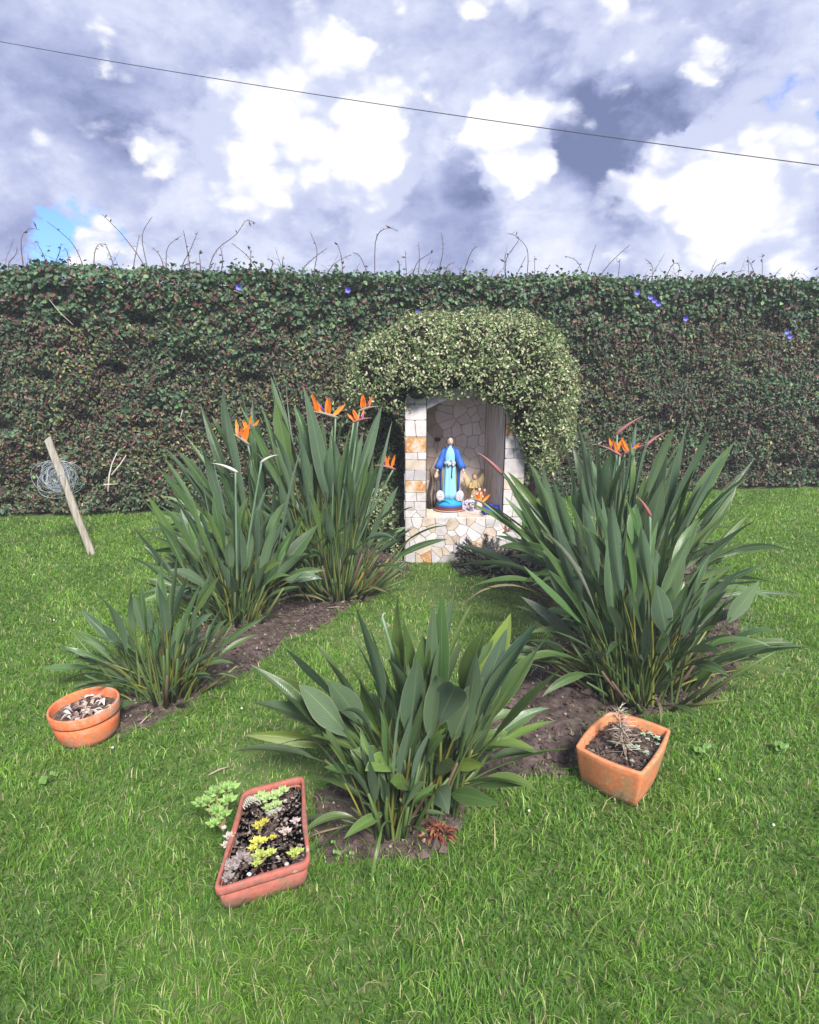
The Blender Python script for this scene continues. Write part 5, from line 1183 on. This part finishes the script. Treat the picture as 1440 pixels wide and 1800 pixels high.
# square pot plants
dp = GP(1100,1330,.135); r_ = thing('dead_plant', dp, 'dead straw coloured bushy twig plant standing in the square pot', 'dead plant')
top = GP(1087,1240,.30); top = dp+np.array([-.02,.06,.16]); mb = MB(); tr_ = [dp, dp+np.array([-.012,.012,.05]), dp+np.array([-.016,.03,.10]), top]; mb.tube(tr_, [.0045,.004,.0035,.002], 5, c=(.42,.36,.28)); mb.build('stem', M_dead, r_, colattr=True)
for k in range(120):
    t = rs.uniform(.12, 1); i = min(int(t*3), 2); p = np.array(tr_[i])*(1-(t*3-i))+np.array(tr_[i+1])*(t*3-i)
    a = rs.uniform(0, 6.28); e = rs.uniform(-.35, .65); l = rs.uniform(.03,.085)*(1.15-.5*t); d = np.array([math.cos(a)*math.cos(e), math.sin(a)*math.cos(e), math.sin(e)])*l
    mb = MB(); mb.tube([p, p+d*.5+np.array([0,0,.004]), p+d], [.0013,.0017,.0008], 3, c=[(.38,.31,.24),(.48,.42,.35),(.26,.20,.15)][k % 3])
    mb.build('twig', M_dead, r_, colattr=True)
for i, (px, py, s, lb) in enumerate([(1082,1308,.017,'pale green rosette left of the dead plant stem in the square pot'),(1107,1312,.018,'pale green rosette just right of the dead plant stem'),(1120,1314,.017,'middle pale green rosette of the square pot front row'),(1136,1324,.017,'pale green rosette nearest the front corner of the square pot'),
      (1155,1298,.019,'largest pale green rosette by the right wall of the square pot'),(1143,1290,.013,'tiny green rosette at the back of the square pot group'),(1131,1291,.014,'small green rosette in the square pot behind the front row'),(1139,1300,.012,'tiny green rosette in the centre of the square pot group'),(1158,1310,.014,'small rosette tucked under the right rim of the square pot')]):
    rosette(GP(px, py, .148), s, bl, lb, n=11, up=.9, group='pale rosettes in the square pot')
for px, py, r, c in [(1094,1337,.011,(.40,.33,.40)),(1128,1340,.012,(.36,.27,.24)),(1112,1344,.009,(.3,.24,.22)),(1056,1308,.008,(.36,.30,.32))]:
    pass

# ------------------------------------------------------------------ stake with wire
def stake():
    b = G(161, 974); t_ = P(84, 770, b[1]-.0); d = t_-b; Ln = np.linalg.norm(d); d /= Ln
    s = np.array([1., .25, 0]); s -= d*np.dot(s, d); s /= np.linalg.norm(s); n = np.cross(s, d)
    rings = []
    for i, t in enumerate(np.linspace(-.03, 1, 12)):
        w_ = .026*(1+.06*math.sin(i*1.7)); th = .017; c = b+d*Ln*t+s*.003*math.sin(i*1.1); ring = []
        for (u_, v_) in [(-1,-.7),(-.8,-1),(.8,-1),(1,-.7),(1,.7),(.8,1),(-.8,1),(-1,.7)]: ring.append(c+s*w_*u_+n*th*v_+(d*.012*u_*(i == 11)))
        rings.append(ring)
    mb = MB(); mb.loft(rings); o = mb.build('wooden_stake', M_post, smooth=False, origin=b); tag(o, 'leaning weathered wooden stake standing in the left lawn', 'stake')
    c0 = P(103, 836, b[1]+.08); r = thing('wire_coil', c0, 'tangled coil of grey fencing wire hung on the leaning stake', 'wire'); 
    for k in range(6):
        mb = MB()
        for q in range(7):
            R = rs.uniform(.05, .150)**1.0; ax = rs.normal(size=3)*[.6,1,.6]; ax /= np.linalg.norm(ax); u_ = np.cross(ax, [0,0,1]); u_ /= np.linalg.norm(u_); v_ = np.cross(ax, u_); cc = c0+rs.normal(size=3)*[.032,.015,.03]+np.array([0,0,-.015])
            ph = rs.uniform(0, 6.28); pts = [cc+u_*math.cos(a+ph)*R*(1+.07*math.sin(3*a+q))+v_*math.sin(a+ph)*R*(.92+.07*math.cos(2*a+k)) for a in np.linspace(0, rs.uniform(4.5, 6.28), 26)]
            mb.tube(pts, .0018, 4)
        mb.build('wire_loops', M_wire, r)
stake()
# ------------------------------------------------------------------ overhead cable
a_ = P(960, 226, 30); b_ = P(1440, 291, 26); dv = b_-a_; pts = []
for t in np.linspace(-5.5, 1.7, 60): p = a_+dv*t; p = p+np.array([0, 0, .05*(t-.5)**2]); pts.append(p)
mb = MB(); mb.tube(pts, .018, 6); tag(mb.build('overhead_cable', M_cable, origin=pts[0]), 'thin dark overhead cable crossing the cloudy sky', 'cable')

# ------------------------------------------------------------------ small ground things
# thin mist volume added to imitate lens glare over the hedge
def glare_haze(density):
    m = bpy.data.materials.new('glare_haze'); m.use_nodes = True; nt = m.node_tree
    for n in list(nt.nodes): nt.nodes.remove(n)
    o = nt.nodes.new('ShaderNodeOutputMaterial'); v = nt.nodes.new('ShaderNodeVolumePrincipled'); v.inputs['Density'].default_value = density
    v.inputs['Color'].default_value = (.86, .90, 1.0, 1); v.inputs['Anisotropy'].default_value = .0; nt.links.new(v.outputs[0], o.inputs['Volume'])
    mb = MB(); mb.box((-22.5, -5.5, -1), (22.5, 20.5, 3.3)); tag(mb.build('glare_haze', m, smooth=False), 'faint pale veil added in the garden air to imitate lens glare', 'glare_haze', kind='stuff')
glare_haze(.005)
# dry straw heap
sh = G(975, 1165); r_ = thing('straw_heap', sh, 'heap of cut dry straw stalks on the soil right of the front clump', 'straw')
for k in range(70):
    c = sh+np.array([rs.normal(0,.09), rs.normal(0,.10), rs.uniform(.012,.05)]); d = rs.normal(size=3)*[1,1,.45]; d /= np.linalg.norm(d); l = rs.uniform(.05,.16)
    mb = MB(); mb.tube([c-d*l/2, c+rs.normal(size=3)*.006, c+d*l/2], [.0028,.003,.002], 4, c=[(.42,.35,.27),(.55,.48,.40),(.30,.22,.17)][k % 3]); mb.build('straw', M_dead, r_, colattr=True)
for (px, py, l, az, lb) in [(1060,1203,.075,.5,'pale broken stick lying at the foot of the right clump'),(590,1068,.10,0,'thin pale stick on the soil beside the back left clump'),(258,1262,.09,1.3,'pale dry stalk on the soil behind the round pot'),(1065,1183,.06,.1,'short brown stick among the right clump stems'),(385,1355,.08,.6,'thin dry twig on the lawn above the rose planter')]:
    c = G(px, py, .016); d = np.array([math.cos(az), math.sin(az), .05]); mb = MB(); mb.tube([c-d*l/2, c+np.array([0,.004,.003]), c+d*l/2], [.0028,.0032,.002], 5, c=(.36,.29,.23)); tag(mb.build('stick', M_dead, colattr=True, origin=c), lb, 'stick')
# red-brown dry crown at the foot of the front clump
c0 = G(768, 1472); r_ = thing('withered_crown', c0, 'dark red withered plant crown at the foot of the front clump', 'dead plant')
for k in range(90):
    a = rs.uniform(0, 6.28); rr = .062*rs.rand()**.5; c = c0+np.array([math.cos(a)*rr, math.sin(a)*rr*.8, .006+.03*(1-rr/.065)]); V, Fc, cc = dry_leaf('', c, rs.uniform(.02,.045), rs.uniform(.003,.006), a, [(.10,.03,.02),(.20,.06,.035),(.05,.02,.015),(.26,.13,.06)][k % 4]); mesh('scale', V, Fc, M_dead, r_, True, cols=cc)
# weeds with round leaves
def weed(px, py, h, r, lb, n=1, name='round_leaf_weed'):
    c = G(px, py); root = thing(name, c, lb, 'weed')
    for k in range(n):
        t = c+np.array([rs.normal(0,.02)*(n>1), rs.normal(0,.02)*(n>1), h*rs.uniform(.7,1.1)]); mb = MB(); mb.tube([c, (c+t)/2, t], [.0018,.0016,.0014], 4, c=(.10,.2,.05)); mb.build('stem', M_succ, root, colattr=True)
        rr = r*rs.uniform(.8,1.1); rr *= .7; ring = [t+np.array([math.cos(a)*rr, math.sin(a)*rr*.85-.0, .35*rr*-math.sin(a)*-1+.004*math.sin(3*a)]) for a in np.linspace(0, 6.283, 15)[:-1]]
        mb = MB(); mb.add(ring+[t-np.array([0,0,.003])], [(i, (i+1)%14, 14) for i in range(14)], c=(.10,.20,.04)); mb.build('leaf', M_succ, root, colattr=True)
weed(1101,1222,.075,.022,'single round green leaf standing in front of the right clump'); weed(950,1271,.008,.017,'small green leaf lying on bare soil right of the front clump')
weed(1240,1325,.04,.022,'round leaved weed in the lawn right of the square pot',4); weed(605,1512,.05,.012,'two leaf seedling by the planter and front shoot',3); weed(95,1372,.03,.02,'blue green broad leaf weed in the left lawn',4); weed(1095,1225,.03,.012,'tiny round leaf weed under the right clump',2)
weed(1375,1330,.04,.024,'broad leaf weed near the right edge of the lawn',4); weed(1120,1232,.03,.010,'tiny pale leaf seedling behind the square pot',1)
# white clover heads in the lawn
k = 0; M_white = mat('clover_white', (.5,.53,.45), .7)
mb = MB(); mb.ball((0,0,0), (.0055,.0055,.004), 7, 5); mb0 = mb.build('clover_flower', M_white); cl_me = mb0.data; bpy.data.objects.remove(mb0)
for px, py, lb in [(262,968,'right of the stake foot'),(198,1314,'in front of the round pot'),(60,1010,'by the left picture edge, level with the stake foot'),(1330,905,'on the back right lawn close to the hedge'),(1355,945,'on the right lawn level with the juniper'),
      (1265,1370,'right of the square pot'),(95,1090,'on the left lawn above the round pot'),(1395,1020,'near the right picture edge in mid lawn'),(1280,890,'behind the right clumps at the hedge foot'),(425,1245,'on the grass between the left bed and the front clump'),(930,1425,'below the right bed edge left of the square pot'),(1360,1450,'in the front right lawn')]:
    o = bpy.data.objects.new('clover_flower', cl_me); COL.objects.link(o); o.location = tuple(G(px, py, .035)); tag(o, 'tiny white clover head '+lb, 'flower', 'clover flowers in the lawn')
# fallen leaf litter on the beds
LT = MB()
for k in range(650):
    poly = BEDS[k % 2]; x, y = rs.uniform(poly.min(0), poly.max(0))
    if not bedmask(np.array([x]), np.array([y]), .02)[0]: continue
    c = np.array([x, y, .018]); l = rs.uniform(.01, .05); a = rs.uniform(0, 6.28); d = np.array([math.cos(a), math.sin(a), rs.normal(0,.15)])
    LT.tube([c-d*l/2, c+rs.normal(size=3)*l*.1, c+d*l/2], [.0008,.0016,.0008], 3, c=[(.26,.20,.16),(.38,.31,.26),(.12,.07,.055),(.18,.12,.09)][k % 4])
tag(LT.build('leaf_litter', M_dead, colattr=True), 'thin dry litter and root bits strewn over the bare soil', 'litter', kind='stuff')
